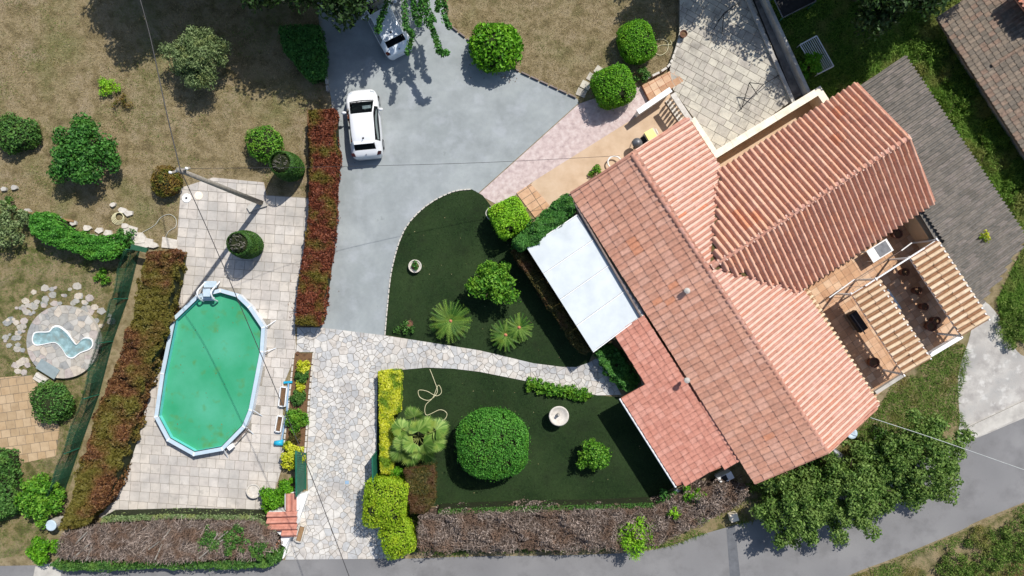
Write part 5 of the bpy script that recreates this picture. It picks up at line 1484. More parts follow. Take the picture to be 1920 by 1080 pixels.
def poly_hedge(name, label, px, h, mat, n, size, cat='hedge', z0=0.0, inner='inner', rough=.08, leaf='foliage', aspect=.55, spread=.9, core=.16, twig=False, edge=.22, lean=None):
    """hedge over an outline given at its top"""
    poly = xy(px, z0 + h)
    c = np.array(poly).mean(0)
    o = thing(name, label, cat, (c[0], c[1], z0))
    nt_ = int(n * .62)
    Q = sample_in(poly, nt_)
    # round the shoulders: lower the top near the outline
    A_ = np.array(poly); B_ = np.roll(A_, -1, 0)
    d = np.full(nt_, 9.)
    for a, b_ in zip(A_, B_):
        ab = b_ - a; t = np.clip(((Q - a) @ ab) / (ab @ ab + 1e-9), 0, 1)
        d = np.minimum(d, np.linalg.norm(Q - (a + t[:, None] * ab), axis=1))
    z = z0 + h - edge * np.clip(1 - d / .3, 0, 1) ** 2 * h * .5
    P = np.c_[Q, z]
    P[:, 2] += lumps(P, rough, 2.2, 3) + lumps(P, rough * .6, 6.0, 4) - RNG.exponential(.05, nt_)
    N1 = np.tile([0, 0, 1.], (nt_, 1))
    ln_ = np.linalg.norm(B_ - A_, axis=1); w = ln_ / ln_.sum()
    ns = n - nt_
    e = RNG.choice(len(poly), ns, p=w); t = RNG.random(ns)
    S_ = A_[e] + (B_[e] - A_[e]) * t[:, None]
    sg = sum(A_[i][0] * B_[i][1] - B_[i][0] * A_[i][1] for i in range(len(poly)))
    dr = (B_[e] - A_[e]) / ln_[e][:, None]; nn = np.c_[dr[:, 1], -dr[:, 0]] * (1 if sg > 0 else -1)
    zz_ = z0 + h * RNG.random(ns) ** .7 * .96
    S3 = np.c_[S_ - nn * np.abs(RNG.normal(0, .05, ns))[:, None], zz_]
    S3[:, :2] += nn * lumps(S3, rough, 3.0, 8)[:, None]
    N2 = np.c_[nn, np.full(ns, .3)]
    P = np.concatenate([P, S3]); Nn = np.concatenate([N1, N2])
    leaves_obj(leaf, P, Nn, size, mat, o, spread, aspect, floor=z0)
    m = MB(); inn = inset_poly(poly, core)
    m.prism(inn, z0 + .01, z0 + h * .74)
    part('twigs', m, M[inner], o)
    return o
def twigs(name, parent, px, h, n, mat, L=.45, w=.018, z0=0.0, up=.5, flow=None, fl=1.0):
    """dead branches: thin three-sided slivers tangled over an outline"""
    poly = xy(px, z0 + h)
    Q = sample_in(poly, n)
    z = z0 + h * .92 + lumps(np.c_[Q, np.zeros(n)], .10, 3, 5) + RNG.normal(0, .07, n)
    P = np.c_[Q, z]
    D = RNG.normal(size=(n, 3)) * np.array([1, 1, up])
    if flow is not None: D = D * .55 + np.array([*flow, 0]) * fl
    D /= np.linalg.norm(D, axis=1, keepdims=True)
    Ln = (L * RNG.uniform(.4, 1.3, n))[:, None]
    U = np.cross(D, RNG.normal(size=(n, 3))); U /= np.linalg.norm(U, axis=1, keepdims=True)
    ww = (w * RNG.uniform(.5, 1.5, n))[:, None]
    V = np.empty((n, 4, 3))
    V[:, 0] = P - D * Ln / 2 - U * ww; V[:, 1] = P - D * Ln / 2 + U * ww; V[:, 2] = P + D * Ln / 2 + U * ww * .4; V[:, 3] = P + D * Ln / 2 - U * ww * .4
    F = np.arange(n * 4).reshape(-1, 4)
    o = link(name, np_mesh(name, V.reshape(-1, 3) - np.array(parent.location), F, mat, RNG.random(n)), parent)
    return o
# --- upper left dry garden
loose('olive_tree', 'grey-green olive tree with airy crown on the dry lawn', 372, 108, 56, 2.4, LM['olive'], 15000, .15, 24, .34, 'tree', seed=3, aspect=.34)
loose('small_shrub', 'bright lime small shrub in the dry lawn', 203, 165, 19, .5, LM['lime'], 700, .11, 7, .45, stem=.1, seed=4)
loose('small_shrub', 'small withered yellowish shrub beside the lime one', 229, 190, 17, .4, LM['brown_bush'], 300, .10, 6, .4, stem=.1, seed=5)
bush('round_bush', 'dense green bush cut by the left picture edge', 28, 250, 42, 34, 1.3, LM['bushgreen'], 3600, .15, lump=.16, shell=5)
loose('fig_bush', 'large irregular dark green bush in the left dry lawn', 158, 292, 62, 2.1, LM['deep'], 7000, .19, 20, .33, stem=.15, seed=6)
bush('round_bush', 'round olive-green bush next to the tapered cypress', 495, 270, 35, 33, 1.4, LM['citrus'], 3400, .12, lump=.1, shell=5)
bush('round_bush', 'brownish green low bush near the pole', 313, 342, 28, 29, 1.0, LM['brown_bush'], 2600, .12, lump=.12, shell=6)
def cypress(label, px, py, r, h, lean_seed):
    p = W(px, py, 0)
    o = thing('clipped_cypress', label, 'topiary', (p.x, p.y, 0))
    n = 9000
    t = RNG.random(n) ** .8
    R_ = r * np.sin(np.clip(.18 + t * .82, 0, 1) * math.pi) ** .55
    R_ = r * np.where(t < .75, .82 + .18 * np.sin(t / .75 * math.pi), np.sqrt(np.clip(1 - ((t - .75) / .27) ** 2, 0, 1)) * .82 + 0.0)
    a = RNG.uniform(0, 2 * math.pi, n)
    rad = R_ * (1 - np.abs(RNG.normal(0, .04, n)))
    P = np.c_[p.x + rad * np.cos(a), p.y + rad * np.sin(a), .12 + t * (h - .12)]
    keep = ~((t > .86))
    P = P[keep]; a = a[keep]
    Nn = np.c_[np.cos(a), np.sin(a), .25 + .9 * (t[keep] > .75)]
    leaves_obj('foliage', P, Nn, .10, LM['cypress'], o, .7, .4)
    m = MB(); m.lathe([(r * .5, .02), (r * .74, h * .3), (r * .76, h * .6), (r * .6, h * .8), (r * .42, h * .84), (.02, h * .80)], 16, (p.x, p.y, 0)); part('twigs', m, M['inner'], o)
    m = MB()
    rr = random.Random(lean_seed)
    for i in range(26):
        a = rr.random() * 6.28; d = r * .5 * math.sqrt(rr.random())
        q = (p.x + d * math.cos(a), p.y + d * math.sin(a), h * .80)
        m.tube([q, (q[0] + rr.uniform(-.15, .15), q[1] + rr.uniform(-.15, .15), h * rr.uniform(.88, .96))], [.022, .01], 4)
    part('bare_branch', m, M['pole'], o, kind='stuff')
cypress('tapered clipped cypress with bare top beside the tall red hedge', 552, 319, .80, 2.9, 1)
cypress('tapered clipped cypress with bare top standing on the pool terrace', 475, 461, .80, 2.7, 2)
poly_hedge('dark_hedge', 'dark green hedge block in tree shade beside the driveway top', [(522, 48), (598, 44), (606, 110), (604, 142), (578, 148), (560, 128), (530, 95)], 1.3, LM['deep'], 5000, .14)
# --- red hedges
poly_hedge('red_hedge', 'long red-leaved hedge between driveway and pool terrace', [(578, 206), (625, 204), (629, 300), (624, 420), (611, 520), (597, 609), (551, 607), (561, 520), (576, 420), (581, 310)], 1.25, LM['red'], 24000, .15, rough=.08, spread=1.6)
poly_hedge('red_hedge', 'long red and olive hedge left of the pool along the green fence', [(272, 472), (328, 472), (322, 520), (297, 640), (258, 740), (235, 830), (200, 930), (155, 983), (108, 996), (146, 890), (180, 770), (220, 680), (254, 570)], 1.55, LM['red_green'], 34000, .18, rough=.16, spread=1.7)
# --- upper right dry lawn
bush('round_bush', 'round glossy green bush on the driveway kerb', 929, 88, 47, 49, 1.9, LM['bright'], 4200, .22, k=1.9, lump=.13, shell=4, spread=1.8)
bush('clipped_bush', 'smooth clipped green bush beside the yellow hose', 1193, 80, 34, 37, 1.6, LM['bright'], 9000, .10, 3.0, .4, .06, 10)
bush('clipped_bush', 'smooth clipped green bush shading the pink path', 1150, 163, 39, 38, 1.9, LM['bright'], 10000, .10, 3.0, .4, .06, 10)
loose('small_shrub', 'small feathery green shrub right of the clipped bushes', 1204, 140, 15, .6, LM['bushgreen'], 600, .12, 6, .45, stem=.1, seed=9)
# --- beside the canopy
bush('square_topiary', 'lime-green square clipped topiary at the lawn tip', 955, 409, 33, 33, 1.9, LM['lime'], 8500, .12, 5.5, math.radians(28), .03, 14, cat='topiary')
poly_hedge('climbing_vine', 'dark green climbing vine spilling over the white canopy corner', smooth([(962, 452), (985, 432), (1010, 408), (1050, 372), (1070, 366), (1078, 380), (1076, 400), (1040, 428), (1018, 446), (1012, 456), (990, 462), (975, 470)], 2), 2.5, LM['deep'], 9500, .17, cat='vine', rough=.18, core=.3)
poly_hedge('side_hedge', 'clipped hedge in the shadow along the white canopy', [(958, 470), (982, 466), (1108, 656), (1098, 664), (1082, 655)], 1.5, LM['brown_hedge'], 9000, .12)
poly_hedge('ivy_bed', 'green ivy clump between canopy and porch roof', smooth([(1116, 660), (1148, 645), (1172, 680), (1200, 715), (1185, 732), (1165, 728), (1142, 700)], 2), .9, LM['deep'], 4500, .15, cat='plant', rough=.2)
# --- upper lawn
loose('citrus_tree', 'bright green citrus tree on the upper artificial lawn', 925, 530, 43, 2.1, LM['citrus'], 5200, .17, 20, .36, 'tree', stem=.3, seed=12)
loose('small_shrub', 'small leafy plant near the left corner of upper lawn', 757, 616, 16, .4, LM['bushgreen'], 350, .12, 6, .4, stem=.05, seed=13)
loose('ring_plant', 'little green plant growing inside the stone planter ring', 778, 499, 9, .3, LM['deep'], 160, .10, 4, .5, 'plant', z0=.26, stem=.05, seed=14)
def cycad(label, px, py, R, h, nf, seed):
    rr = random.Random(seed)
    p = W(px, py, h)
    o = thing('cycad', label, 'palm', (p.x, p.y, 0))
    part('trunk', MB().lathe([(.20, 0), (.22, .2), (.20, h - .15), (.14, h), (.05, h + .08)], 12, (p.x, p.y, 0)), M['bark'], o)
    part('heart', MB().lathe([(.10, h), (.12, h + .06), (.05, h + .16), (.01, h + .2)], 10, (p.x, p.y, 0)), M['terracotta'], o)
    V = []; F = []; Rn = []
    for i in range(nf):
        a = i * 2.39996 + rr.random() * .25
        L = R * rr.uniform(.86, 1.06); lift = rr.uniform(.15, .75) * (1 - .35 * (i / nf)); droop = rr.uniform(.5, 1.0)
        rndv = rr.random()
        pts = []
        for k in range(13):
            t = k / 12
            d = L * t * (1 - .06 * t); z = h + .03 + lift * math.sin(t * 2.2) * .55 * L - droop * t * t * .35 * L
            pts.append(Vector((p.x + d * math.cos(a), p.y + d * math.sin(a), max(.08, z))))
        side = Vector((-math.sin(a), math.cos(a), 0)); out = Vector((math.cos(a), math.sin(a), 0))
        for k in range(1, 13):
            t = k / 12; lw = R * .20 * math.sin(min(1, t * 1.25 + .12) * math.pi * .82 + .15) + .02
            for s in (-1, 1):
                q = pts[k]
                tip = q + side * s * lw * .72 + out * lw * .75 + Vector((0, 0, lw * .25))
                w = out * .022
                b0 = len(V); V += [q - w, tip, q + w * 1.4]; F.append((b0, b0 + 1, b0 + 2)); Rn.append(min(1, max(0, rndv + rr.uniform(-.2, .2))))
        for k in range(12):
            b0 = len(V); w0 = side * .018
            V += [pts[k] - w0, pts[k] + w0, pts[k + 1]]; F.append((b0, b0 + 1, b0 + 2)); Rn.append(.95)
    V = np.array([tuple(v) for v in V]) - np.array(o.location)
    link('fronds', np_mesh('fronds', V, np.array(F), LM['cycad'], np.array(Rn)), o)
cycad('large cycad palm with full radial crown on the upper lawn', 845, 602, 1.22, .7, 64, 1)
cycad('left half of a twin cycad near the stone path', 948, 628, .95, .55, 46, 2)
cycad('right half of a twin cycad near the stone path', 973, 614, .85, .65, 40, 3)
# --- fan palm
M['petiole'] = surf('petiole', [C(120, 128, 66), C(146, 150, 88)], 5, 4, .7, .1)
def fan_palm(px, py):
    rr = random.Random(4)
    p = W(px, py, 1.0)
    o = thing('fan_palm', 'fan palm with broad pale green leaves beside the yellow hedge', 'palm', (p.x, p.y, 0))
    part('trunk', MB().tube([(p.x, p.y, 0), (p.x + .03, p.y, .6), (p.x, p.y + .02, 1.2)], [.2, .15, .1], 10), M['bark'], o)
    tips = [(775, 772, 2.1), (745, 800, 2.0), (800, 795, 2.0), (826, 803, 1.9), (822, 832, 1.8), (782, 845, 1.9), (752, 830, 1.9), (740, 850, 1.5), (765, 858, 1.5), (800, 858, 1.6), (765, 812, 2.2), (806, 822, 1.6), (784, 806, 2.3), (796, 836, 2.2), (772, 832, 2.3)]
    for i, (a, b_, z) in enumerate(tips):
        e = W(a, b_, z)
        d = (e - Vector((p.x, p.y, 1.1)))
        leaf = part('fan_leaf', MB(), LM['fan'], o)
        hub = Vector((p.x, p.y, 1.1)) + d * .80
        mid = Vector((p.x, p.y, 1.1)) + d * .45 + Vector((0, 0, .18))
        dirx = Vector((d.x, d.y, 0)).normalized(); sd = Vector((-dirx.y, dirx.x, 0))
        nrm = Vector((rr.uniform(-.6, .6), rr.uniform(-.6, .6), 1)).normalized()
        V = []; F = []; Rn = []
        nb = 30; rad = .80 * rr.uniform(.85, 1.1)
        for k in range(nb):
            an = -1.9 + 3.8 * (k + .5) / nb
            dv = (dirx * math.cos(an) + sd * math.sin(an)); dv = (dv - nrm * dv.dot(nrm)).normalized()
            pv_ = nrm.cross(dv)
            L = rad * (1 - .18 * abs(an) / 1.9) * rr.uniform(.92, 1.05)
            b0 = len(V)
            V += [hub, hub + dv * L * .55 + pv_ * .055 + nrm * .03, hub + dv * L - Vector((0, 0, .12 * L)) , hub + dv * L * .55 - pv_ * .055 - nrm * .01]
            F.append((b0, b0 + 1, b0 + 2, b0 + 3)); Rn.append(rr.random())
        V = np.array([tuple(v) for v in V]) - np.array(o.location)
        leaf.data = np_mesh('fan_leaf', V, np.array(F), LM['fan'], np.array(Rn))
        part('petiole', MB().tube([(p.x, p.y, 1.05), mid, hub], [.025, .018, .014], 5), M['petiole'], leaf)
fan_palm(786, 818)
# --- lower lawn
bush('ball_topiary', 'huge clipped green ball topiary on the lower artificial lawn', 924, 830, 67, 65, 2.5, LM['ball'], 26000, .10, 2.6, 0, .045, 11, cat='topiary', spread=1.1)
loose('citrus_tree', 'small green citrus tree below the bird bath', 1110, 854, 31, 1.5, LM['citrus'], 2600, .14, 14, .38, 'tree', stem=.3, seed=16)
for i, (a, b_) in enumerate(((998, 722), (1017, 727), (1036, 731), (1056, 735), (1076, 738), (1095, 742))):
    loose('border_plant', ['first', 'second', 'third', 'fourth', 'fifth', 'last'][i] + ' pale green border plant from the left along the stone path', a, b_, 14, .45, LM['citrus'], 420, .14, 7, .45, 'plant', stem=.05, seed=20 + i, group='border plants along the path')
poly_hedge('yellow_hedge', 'golden yellow clipped hedge along the crazy paving', [(709, 697), (750, 695), (750, 772), (736, 780), (737, 889), (713, 890), (710, 780)], 1.0, LM['gold'], 11000, .11, rough=.05)
loose('small_shrub', 'green sprout between fan palm and yellow topiary', 741, 885, 12, 1.0, LM['bright'], 500, .12, 6, .5, stem=.3, seed=30)
bush('square_topiary', 'large yellow-green square topiary at the driveway entrance', 725, 939, 39, 44, 2.2, LM['yellow'], 12000, .11, 7, math.radians(-6), .05, 12, cat='topiary')
bush('square_topiary', 'smaller yellow-green topiary nearest the road', 747, 1005, 29, 31, 2.0, LM['yellow'], 7000, .11, 6, math.radians(20), .05, 12, cat='topiary')
poly_hedge('brown_hedge', 'brownish clipped hedge block beside the yellow topiary', [(756, 882), (813, 879), (815, 945), (795, 966), (770, 964), (764, 930)], 1.5, LM['brown_hedge'], 6500, .11, rough=.05)
# --- flower bed by the pool
for a, b_, rx, ry, h, m_, lb in ((568, 687, 14, 13, .5, 'gold', 'yellow-leaved plant at the top of the flower bed'), (565, 705, 14, 14, .5, 'bushgreen', 'grey-green plant second in the flower bed'),
                                 (564, 724, 10, 10, .4, 'gold', 'small yellow plant third in the flower bed'), (558, 746, 14, 14, .5, 'bushgreen', 'dull green plant in the middle of flower bed'),
                                 (556, 786, 17, 24, .7, 'citrus', 'long bright green plant in the lower flower bed'), (552, 821, 13, 13, .5, 'brown_hedge', 'dark plant above the golden flower bed bush'),
                                 (547, 857, 22, 28, 1.0, 'gold', 'golden bush at the lower end of flower bed'), (512, 936, 25, 22, 1.1, 'bright', 'bright green bush beside the small tiled roof'),
                                 (538, 912, 16, 17, 1.0, 'bright', 'smaller bright green bush below the green gate')):
    loose('bed_plant', lb, a, b_, (rx + ry) / 2, h, LM[m_], int(rx * ry * 5), .13, 9, .45, 'plant', stem=.05, seed=int(a + b_))
# --- left garden
poly_hedge('green_hedge', 'clipped bright green hedge along the left bank', smooth([(52, 402), (85, 400), (112, 424), (165, 440), (215, 450), (220, 470), (205, 484), (150, 474), (104, 462), (60, 440)], 2), 1.3, LM['ball'], 9000, .14, rough=.18, spread=1.4)
loose('wispy_bush', 'wispy grey-green bush at left end of the bank', 14, 425, 42, 1.3, LM['olive'], 2500, .14, 14, .35, stem=.1, seed=41)
loose('small_shrub', 'green shrub at left picture edge on the dry bank', 14, 383, 15, .6, LM['bushgreen'], 500, .12, 6, .45, stem=.1, seed=42)
bush('round_bush', 'rounded green bush on the sand coloured paving', 97, 753, 40, 37, 1.3, LM['bushgreen'], 4200, .14, lump=.14, shell=5)
loose('leafy_bush', 'leafy green bush beside the lower left red hedge', 83, 935, 46, 1.5, LM['citrus'], 4200, .17, 16, .36, stem=.1, seed=43)
poly_hedge('left_hedge', 'green hedge cut by the lower left picture edge', smooth([(-50, 858), (8, 850), (16, 880), (22, 920), (34, 940), (28, 962), (-50, 978)], 2), 1.0, LM['bushgreen'], 4500, .15, rough=.16)
loose('leafy_bush', 'bright green bush at left end of the dead hedge', 84, 1030, 29, 1.1, LM['bright'], 2000, .15, 10, .4, stem=.1, seed=44)
loose('small_shrub', 'small yellow-green tuft near the left garden flagstones', 191, 520, 16, .4, LM['citrus'], 400, .13, 6, .4, stem=.05, seed=45)
loose('small_shrub', 'green tarpaulin-side bush at the head of the fence', 236, 448, 18, .9, LM['deep'], 900, .12, 7, .45, stem=.1, seed=46)
# --- dead hedges
dh1 = [(785, 966), (1000, 957), (1225, 955), (1298, 922), (1368, 905), (1402, 914), (1392, 948), (1312, 985), (1232, 1024), (1100, 1032), (900, 1034), (782, 1032)]
hd = poly_hedge('dead_hedge', 'long dead brown hedge along the road below the lower lawn', dh1, 1.35, LM['twig'], 30000, .13, inner='inner_brown', rough=.30, aspect=.34, spread=2.2, leaf='dead_foliage')
twigs('bare_twigs', hd, dh1, 1.42, 9000, LM['twig'], .38, .013)
poly_hedge('fence_net', 'green netting strip on top of the fence behind the dead hedge', [(820, 957), (1000, 950), (1120, 949), (1226, 944), (1228, 953), (1000, 962), (820, 968)], 1.25, LM['bushgreen'], 5000, .08, cat='fence', rough=.03, core=.05)
loose('lime_bush', 'bright lime bush growing out of the long dead hedge', 1192, 1004, 40, 1.9, LM['lime'], 2600, .15, 16, .34, stem=.2, seed=50, aspect=.4)
loose('small_shrub', 'small lime sprout in the dead hedge below the porch corner', 1262, 962, 14, 1.7, LM['lime'], 300, .13, 6, .4, stem=.6, seed=51)
loose('small_shrub', 'green leafy sprout beside the porch roof corner', 1300, 928, 20, 1.6, LM['bright'], 700, .16, 8, .4, stem=.4, seed=52)
loose('small_shrub', 'green sprout at the lower right of the dead hedge', 1312, 972, 14, 1.3, LM['citrus'], 300, .14, 6, .4, stem=.3, seed=53)
loose('small_shrub', 'bluish green shrub between garden tub and dead hedge', 1248, 938, 22, 1.0, LM['deep'], 900, .12, 9, .4, stem=.2, seed=54)
dh2 = [(112, 1006), (180, 988), (300, 978), (478, 980), (515, 1002), (516, 1028), (478, 1046), (300, 1052), (108, 1046)]
hd2 = poly_hedge('dead_hedge', 'dead hedge of bare grey branches left of the entrance', dh2, 1.5, LM['twig'], 9000, .15, inner='inner_brown', rough=.2, aspect=.2, spread=1.8, leaf='dead_foliage')
twigs('bare_twigs', hd2, dh2, 1.62, 9000, LM['twig'], .60, .014, flow=(.55, .8), fl=.8)
rr = random.Random(77)
for i in range(11):
    a = rr.uniform(125, 470); b_ = rr.uniform(1000, 1040)
    q = W(a, b_, 1.6); d = Vector((rr.uniform(.2, .5), rr.uniform(.25, .5), rr.uniform(-.05, .1)))
    part('cut_branch', MB().tube([q - d * .9, q + d * .1, q + d * .9], [.05, .045, .03], 6), M['pole'], hd2)
poly_hedge('clipped_hedge', 'living green top band of the left dead hedge', [(190, 970), (330, 966), (478, 969), (517, 996), (514, 1002), (476, 978), (330, 974), (186, 982)], 1.35, LM['olive'], 4500, .10, rough=.04, core=.04)
poly_hedge('clipped_hedge', 'living green roadside band of the left dead hedge', smooth([(106, 1050), (300, 1054), (480, 1048), (520, 1030), (528, 1038), (520, 1058), (470, 1068), (300, 1068), (120, 1072)], 2), 1.1, LM['bushgreen'], 7000, .13, rough=.14, core=.1)
for i, (a, b_, r_) in enumerate(((392, 1014, 26), (438, 1012, 30), (490, 1030, 22))):
    loose('hedge_regrowth', ['leftmost', 'largest', 'rightmost'][i] + ' green regrowth patch on the left dead hedge', a, b_, r_, 1.75, LM['bushgreen'], 1100, .12, 14, .3, 'plant', stem=.75, seed=60 + i)
# --- roadside trees
loose('roadside_tree', 'leafy roadside tree nearest the road patch', 1492, 950, 72, 2.7, LM['road_tree'], 11000, .17, 52, .20, 'tree', stem=.2, seed=71, limbs=9, ragged=.7)
loose('roadside_tree', 'middle tree of the roadside row below the house', 1600, 915, 84, 2.9, LM['road_tree'], 14000, .17, 60, .20, 'tree', stem=.2, seed=72, limbs=9, ragged=.7)
loose('roadside_tree', 'rightmost tall tree of the roadside row', 1728, 862, 86, 3.1, LM['road_tree'], 14500, .17, 60, .20, 'tree', stem=.2, seed=73, limbs=9, ragged=.7)
loose('roadside_tree', 'low tree filling the gap between middle and rightmost roadside trees', 1668, 895, 62, 2.2, LM['road_tree'], 7000, .17, 36, .22, 'tree', stem=.2, seed=171, limbs=7, ragged=.7)
loose('roadside_tree', 'low tree filling the gap left of the middle roadside tree', 1545, 930, 56, 2.0, LM['road_tree'], 6000, .17, 34, .22, 'tree', stem=.2, seed=172, limbs=7, ragged=.7)
loose('roadside_bush', 'dark scrubby bush between house gable and roadside trees', 1545, 895, 44, 1.8, LM['tree'], 2800, .17, 14, .34, stem=.15, seed=74)
loose('roadside_bush', 'scrubby bush below the gable right of the tank', 1660, 850, 46, 2.2, LM['tree'], 3000, .17, 14, .34, stem=.15, seed=75)
loose('roadside_bush', 'low green scrub left of the roadside trees', 1455, 915, 40, 1.0, LM['grass_green'], 1800, .16, 12, .34, stem=.1, seed=76)
for i, (a, b_, r_, lb) in enumerate(((1738, 92, 42, 'yellow-green scrub beside the neighbouring roof corner'), (1795, 190, 36, 'green scrub halfway along the bank by grey roof'), (1850, 285, 38, 'green scrub on the bank below the brown roof'), (1898, 372, 34, 'green scrub near the right picture edge by grey roof'),
                                   (1790, 1075, 34, 'leftmost scrub clump on the far road verge'), (1850, 1040, 36, 'middle scrub clump on the far road verge'), (1915, 1015, 36, 'rightmost scrub clump on the far road verge'), (1905, 610, 36, 'scrub clump right of the concrete apron'))):
    loose('verge_scrub', lb, a, b_, r_ * 1.25, .5, LM['grass_lush'] if i < 4 else LM['grass_green'], 2600, .14, 34, .2, stem=.02, seed=120 + i, aspect=.3, ragged=.9)
loose('roof_weed', 'yellow weed tuft growing on the grey tile roof', 1845, 443, 11, .35, LM['gold'], 180, .12, 5, .5, 'plant', z0=2.05, stem=.05, seed=77)
loose('small_shrub', 'small green plant by the house gable on tan terrace', 1119, 321, 11, .5, LM['citrus'], 260, .14, 5, .5, stem=.1, seed=78)
loose('bank_shrub', 'green shrub growing through the white slatted frame', 1522, 122, 22, 1.2, LM['bright'], 900, .16, 8, .42, stem=.2, seed=79)
# --- large trees at the top of the picture; crowns mostly beyond the frame
def big_tree(name, label, gx, gy, R, z0, z1, mat, n, size, seed, clumps=46, cr=.27, dense=2.4):
    """gx, gy: foot on the ground in photo pixels; R in metres"""
    p = W(gx, gy, 0)
    rr = random.Random(seed)
    o = thing(name, label, 'tree', (p.x, p.y, 0))
    zc = (z0 + z1) / 2; hh = (z1 - z0) / 2
    bl = []
    for i in range(clumps):
        a = i * 2.39996 + rr.random() * .6; q = math.sqrt((i + .5) / clumps)
        d = R * q * rr.uniform(.75, 1.0)
        z = zc + hh * math.sqrt(max(0, 1 - q * q)) * rr.uniform(-.8, .95)
        s = R * cr * rr.uniform(.7, 1.2)
        bl.append((p.x + d * math.cos(a), p.y + d * math.sin(a), z, s, s, s * .7))
    P, Nn = blob_points(bl, n, 2, dense, .25, -1, seed=seed)
    leaves_obj('crown', P, Nn, size, mat, o, 1.5, .55, .3)
    m = MB()
    m.tube([(p.x, p.y, -.05), (p.x + .1, p.y, z0 * .6), (p.x, p.y + .1, zc)], [.32, .24, .14], 9)
    limbs_mb(m, p.x, p.y, z0 * .8, R * .8, zc + hh * .4, .12, 9, seed)
    part('trunk', m, M['bark'], o)
    return o
big_tree('shade_tree', 'large dark tree spreading over the top of driveway', 640, -66, 4.7, 3.0, 7.0, LM['dark_tree'], 70000, .26, 81, 76)
big_tree('shade_tree', 'tree at the top edge shading the dry lawn left', 352, -96, 3.6, 2.6, 6.2, LM['tree'], 34000, .24, 82)
big_tree('shade_tree', 'dark tree beyond the top edge between the two lawn shadows', 520, -70, 3.3, 2.6, 6.4, LM['dark_tree'], 34000, .24, 87)
big_tree('shade_tree', 'tree beyond the top edge shading the lawn by patio', 1290, -98, 2.7, 2.4, 5.4, LM['tree'], 14000, .22, 83)
big_tree('shade_tree', 'airy tree beyond the top edge dappling the upper patio', 1452, -62, 2.6, 2.6, 5.6, LM['tree'], 7500, .22, 84, dense=2.0)
big_tree('shade_tree', 'dense dark tree over the shaded bank at top right', 1600, -6, 3.3, 2.2, 6.6, LM['dark_tree'], 26000, .24, 85, 56)
big_tree('shade_tree', 'dark tree behind the neighbouring brown roof corner', 1722, -70, 2.8, 2.2, 6.0, LM['dark_tree'], 18000, .22, 86)
# trailing leafy branches over the second car
mt = thing('mulberry_tree', 'bright leaved tree with trailing branches over the pale car', 'tree', W(792, -60, 0))
tb_ = W(792, -60, 0)
m = MB(); m.tube([tb_, tb_ + Vector((0, 0, 2)), tb_ + Vector((-.1, -.2, 3.4))], [.2, .15, .1], 8)
sprigs = [[(740, -40), (723, 14), (712, 40), (708, 58)], [(760, -30), (759, 22), (763, 53), (773, 66), (764, 97)], [(786, -20), (788, 26), (784, 46)], [(800, -20), (800, 10), (812, 38)], [(830, -30), (833, 2), (835, 34), (842, 50)], [(790, 0), (800, 35), (811, 55), (820, 79), (825, 98), (838, 98)], [(770, -20), (776, 10), (778, 30)], [(815, -30), (822, 0), (820, 18)]]
SP = []
for s in sprigs:
    q = [tuple(W(a, b_, 3.5 - .12 * i)) for i, (a, b_) in enumerate(s)]
    c = smooth(q, 5, False)
    m.tube([Vector(tb_ + Vector((-.1, -.2, 3.3)))] + [Vector(v) for v in c], [.05] + [.03 - .02 * i / len(c) for i in range(len(c))], 5)
    for i, v in enumerate(c): SP.append((*v, .19, .19, .15))
for i in range(16): SP.append((tb_.x - .4 + 2.0 * math.sqrt((i + .5) / 16) * math.cos(i * 2.4), tb_.y - .5 + 1.9 * math.sqrt((i + .5) / 16) * math.sin(i * 2.4), 3.8 + random.uniform(-.3, .6), .62, .62, .4))  # extra crown clumps, mostly out of view, added to shade the second car
part('trunk', m, M['bark'], mt)
P, Nn = blob_points(SP, 8500, 2, 2.4, .2, -1, seed=90)
leaves_obj('crown', P, Nn, .16, LM['deep'], mt, 1.5, .6, .4)

# ------------------------------------------------------------------ grass and weeds (nobody could count them)
def grass(name, polys, dens, hgt, wid, mat, keep=None, patchy=0.0, z0=.004, lean=.9, cluster=.3):
    Ps = []
    for poly in polys:
        q = xy(poly); Ps.append(sample_in(q, int(area(q) * dens)))
    P = np.concatenate(Ps)
    if patchy:
        v = lumps(np.c_[P, np.zeros(len(P))], 1.0, .9, 9) + lumps(np.c_[P, np.zeros(len(P))], .6, 2.7, 10)
        P = P[v + RNG.normal(0, .3, len(P)) > patchy]
    for k_ in (keep or []): P = P[~inside(P, xy(k_))]
    n = len(P)
    a = RNG.uniform(0, 6.283, n); hh = hgt * RNG.uniform(.45, 1.4, n)
    d = np.c_[np.cos(a), np.sin(a)]
    w = wid * RNG.uniform(.6, 1.4, n)
    b = RNG.uniform(0, 6.283, n); s = np.c_[np.cos(b), np.sin(b)] * w[:, None]
    V = np.empty((n, 3, 3))
    V[:, 0, :2] = P - s; V[:, 1, :2] = P + s; V[:, :2, 2] = z0
    V[:, 2, :2] = P + d * (hh * lean * RNG.uniform(.3, 1.2, n))[:, None]; V[:, 2, 2] = z0 + hh * RNG.uniform(.35, 1, n)
    o = link(name, np_mesh(name, V.reshape(-1, 3), np.arange(n * 3).reshape(-1, 3), mat, RNG.random(n)))
    o['kind'] = 'stuff'
    return o
lawn_a = [(-40, -40), (600, -40), (612, 150), (600, 205), (577, 205), (578, 300), (580, 368), (500, 362), (492, 338), (400, 330), (336, 352), (330, 470), (262, 470), (215, 448), (40, 395), (-40, 380)]
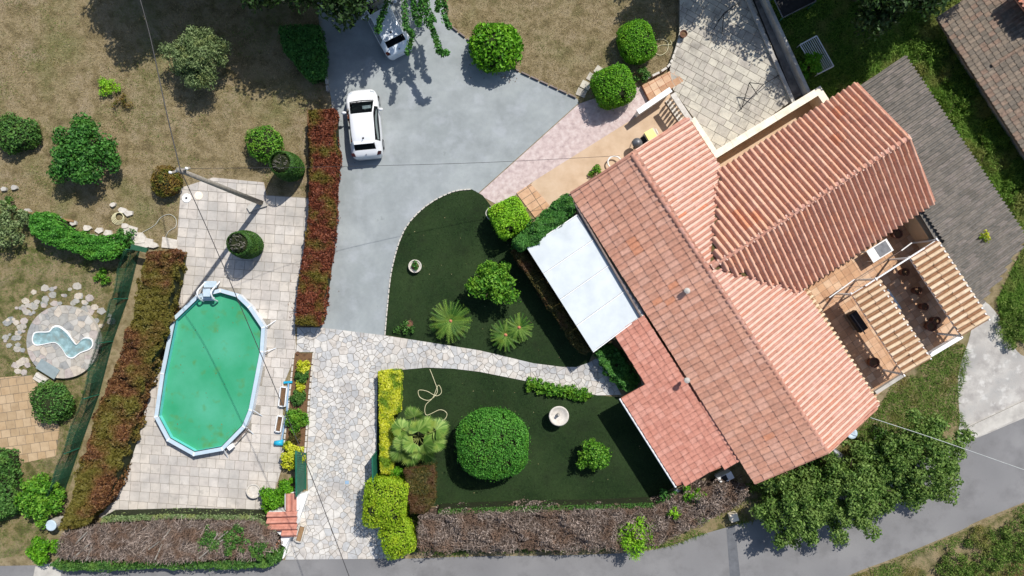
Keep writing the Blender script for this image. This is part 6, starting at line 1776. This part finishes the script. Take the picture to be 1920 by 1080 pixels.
lawn_b = [(838, -40), (850, 48), (908, 94), (962, 126), (1082, 182), (1150, 170), (1205, 152), (1248, 128), (1262, 103), (1276, 58), (1280, -40)]
grass('dry_grass', [lawn_a, lawn_b], 420, .10, .010, LM['grass_dry'])
grass('dry_grass_left_garden', [left_lawn_px], 320, .10, .010, LM['grass_green'], keep=[tanp, [(118 + 68 * math.cos(t * .3), 641 + 68 * math.sin(t * .3)) for t in range(21)]])
grass('green_weeds_lawn', [lawn_a], 120, .12, .014, LM['grass_green'], patchy=.55)
grass('weeds_bank', [weeds_px, [(p[0], p[1]) for p in verge_px]], 420, .18, .020, LM['grass_green'], patchy=-.5, lean=1.4)
grass('lush_weeds', [lush_px], 480, .22, .026, LM['grass_lush'], lean=1.6)
grass('turf_blades', [upper_lawn, lower_lawn], 420, .045, .012, LM['turf'], z0=.018, lean=1.2)
def litter(name, lines, n, mat, size=.06, w=.35):
    Ps = []
    for a, b_ in lines:
        p, q = np.array(W(*a)[:2]), np.array(W(*b_)[:2]); t = RNG.random((n, 1))
        Ps.append(p + (q - p) * t + RNG.normal(0, w, (n, 2)) * RNG.random((n, 1)))
    P_ = np.concatenate(Ps)
    V, F, r = leaf_arrays(np.c_[P_, np.full(len(P_), .047)], np.tile([0, 0, 1.], (len(P_), 1)) + RNG.normal(0, .15, (len(P_), 3)), size, .6)
    o = link(name, np_mesh(name, V, F, mat, r)); o['kind'] = 'stuff'
litter('leaf_litter', [((632, 210), (634, 320)), ((633, 320), (622, 430)), ((622, 430), (604, 610)), ((318, 540), (240, 800)), ((240, 800), (195, 950)), ((545, 600), (575, 480)), ((880, 120), (960, 150))], 90, LM['red'])
P = np.concatenate([sample_in(xy(upper_lawn), 32), sample_in(xy(lower_lawn), 26)])
V, F, r = leaf_arrays(np.c_[P, np.full(len(P), .035)], np.tile([0, 0, 1.], (len(P), 1)) + RNG.normal(0, .2, (len(P), 3)), .05, .7)
o = link('fallen_leaves', np_mesh('fallen_leaves', V, F, LM['grass_dry'], r)); o['kind'] = 'stuff'
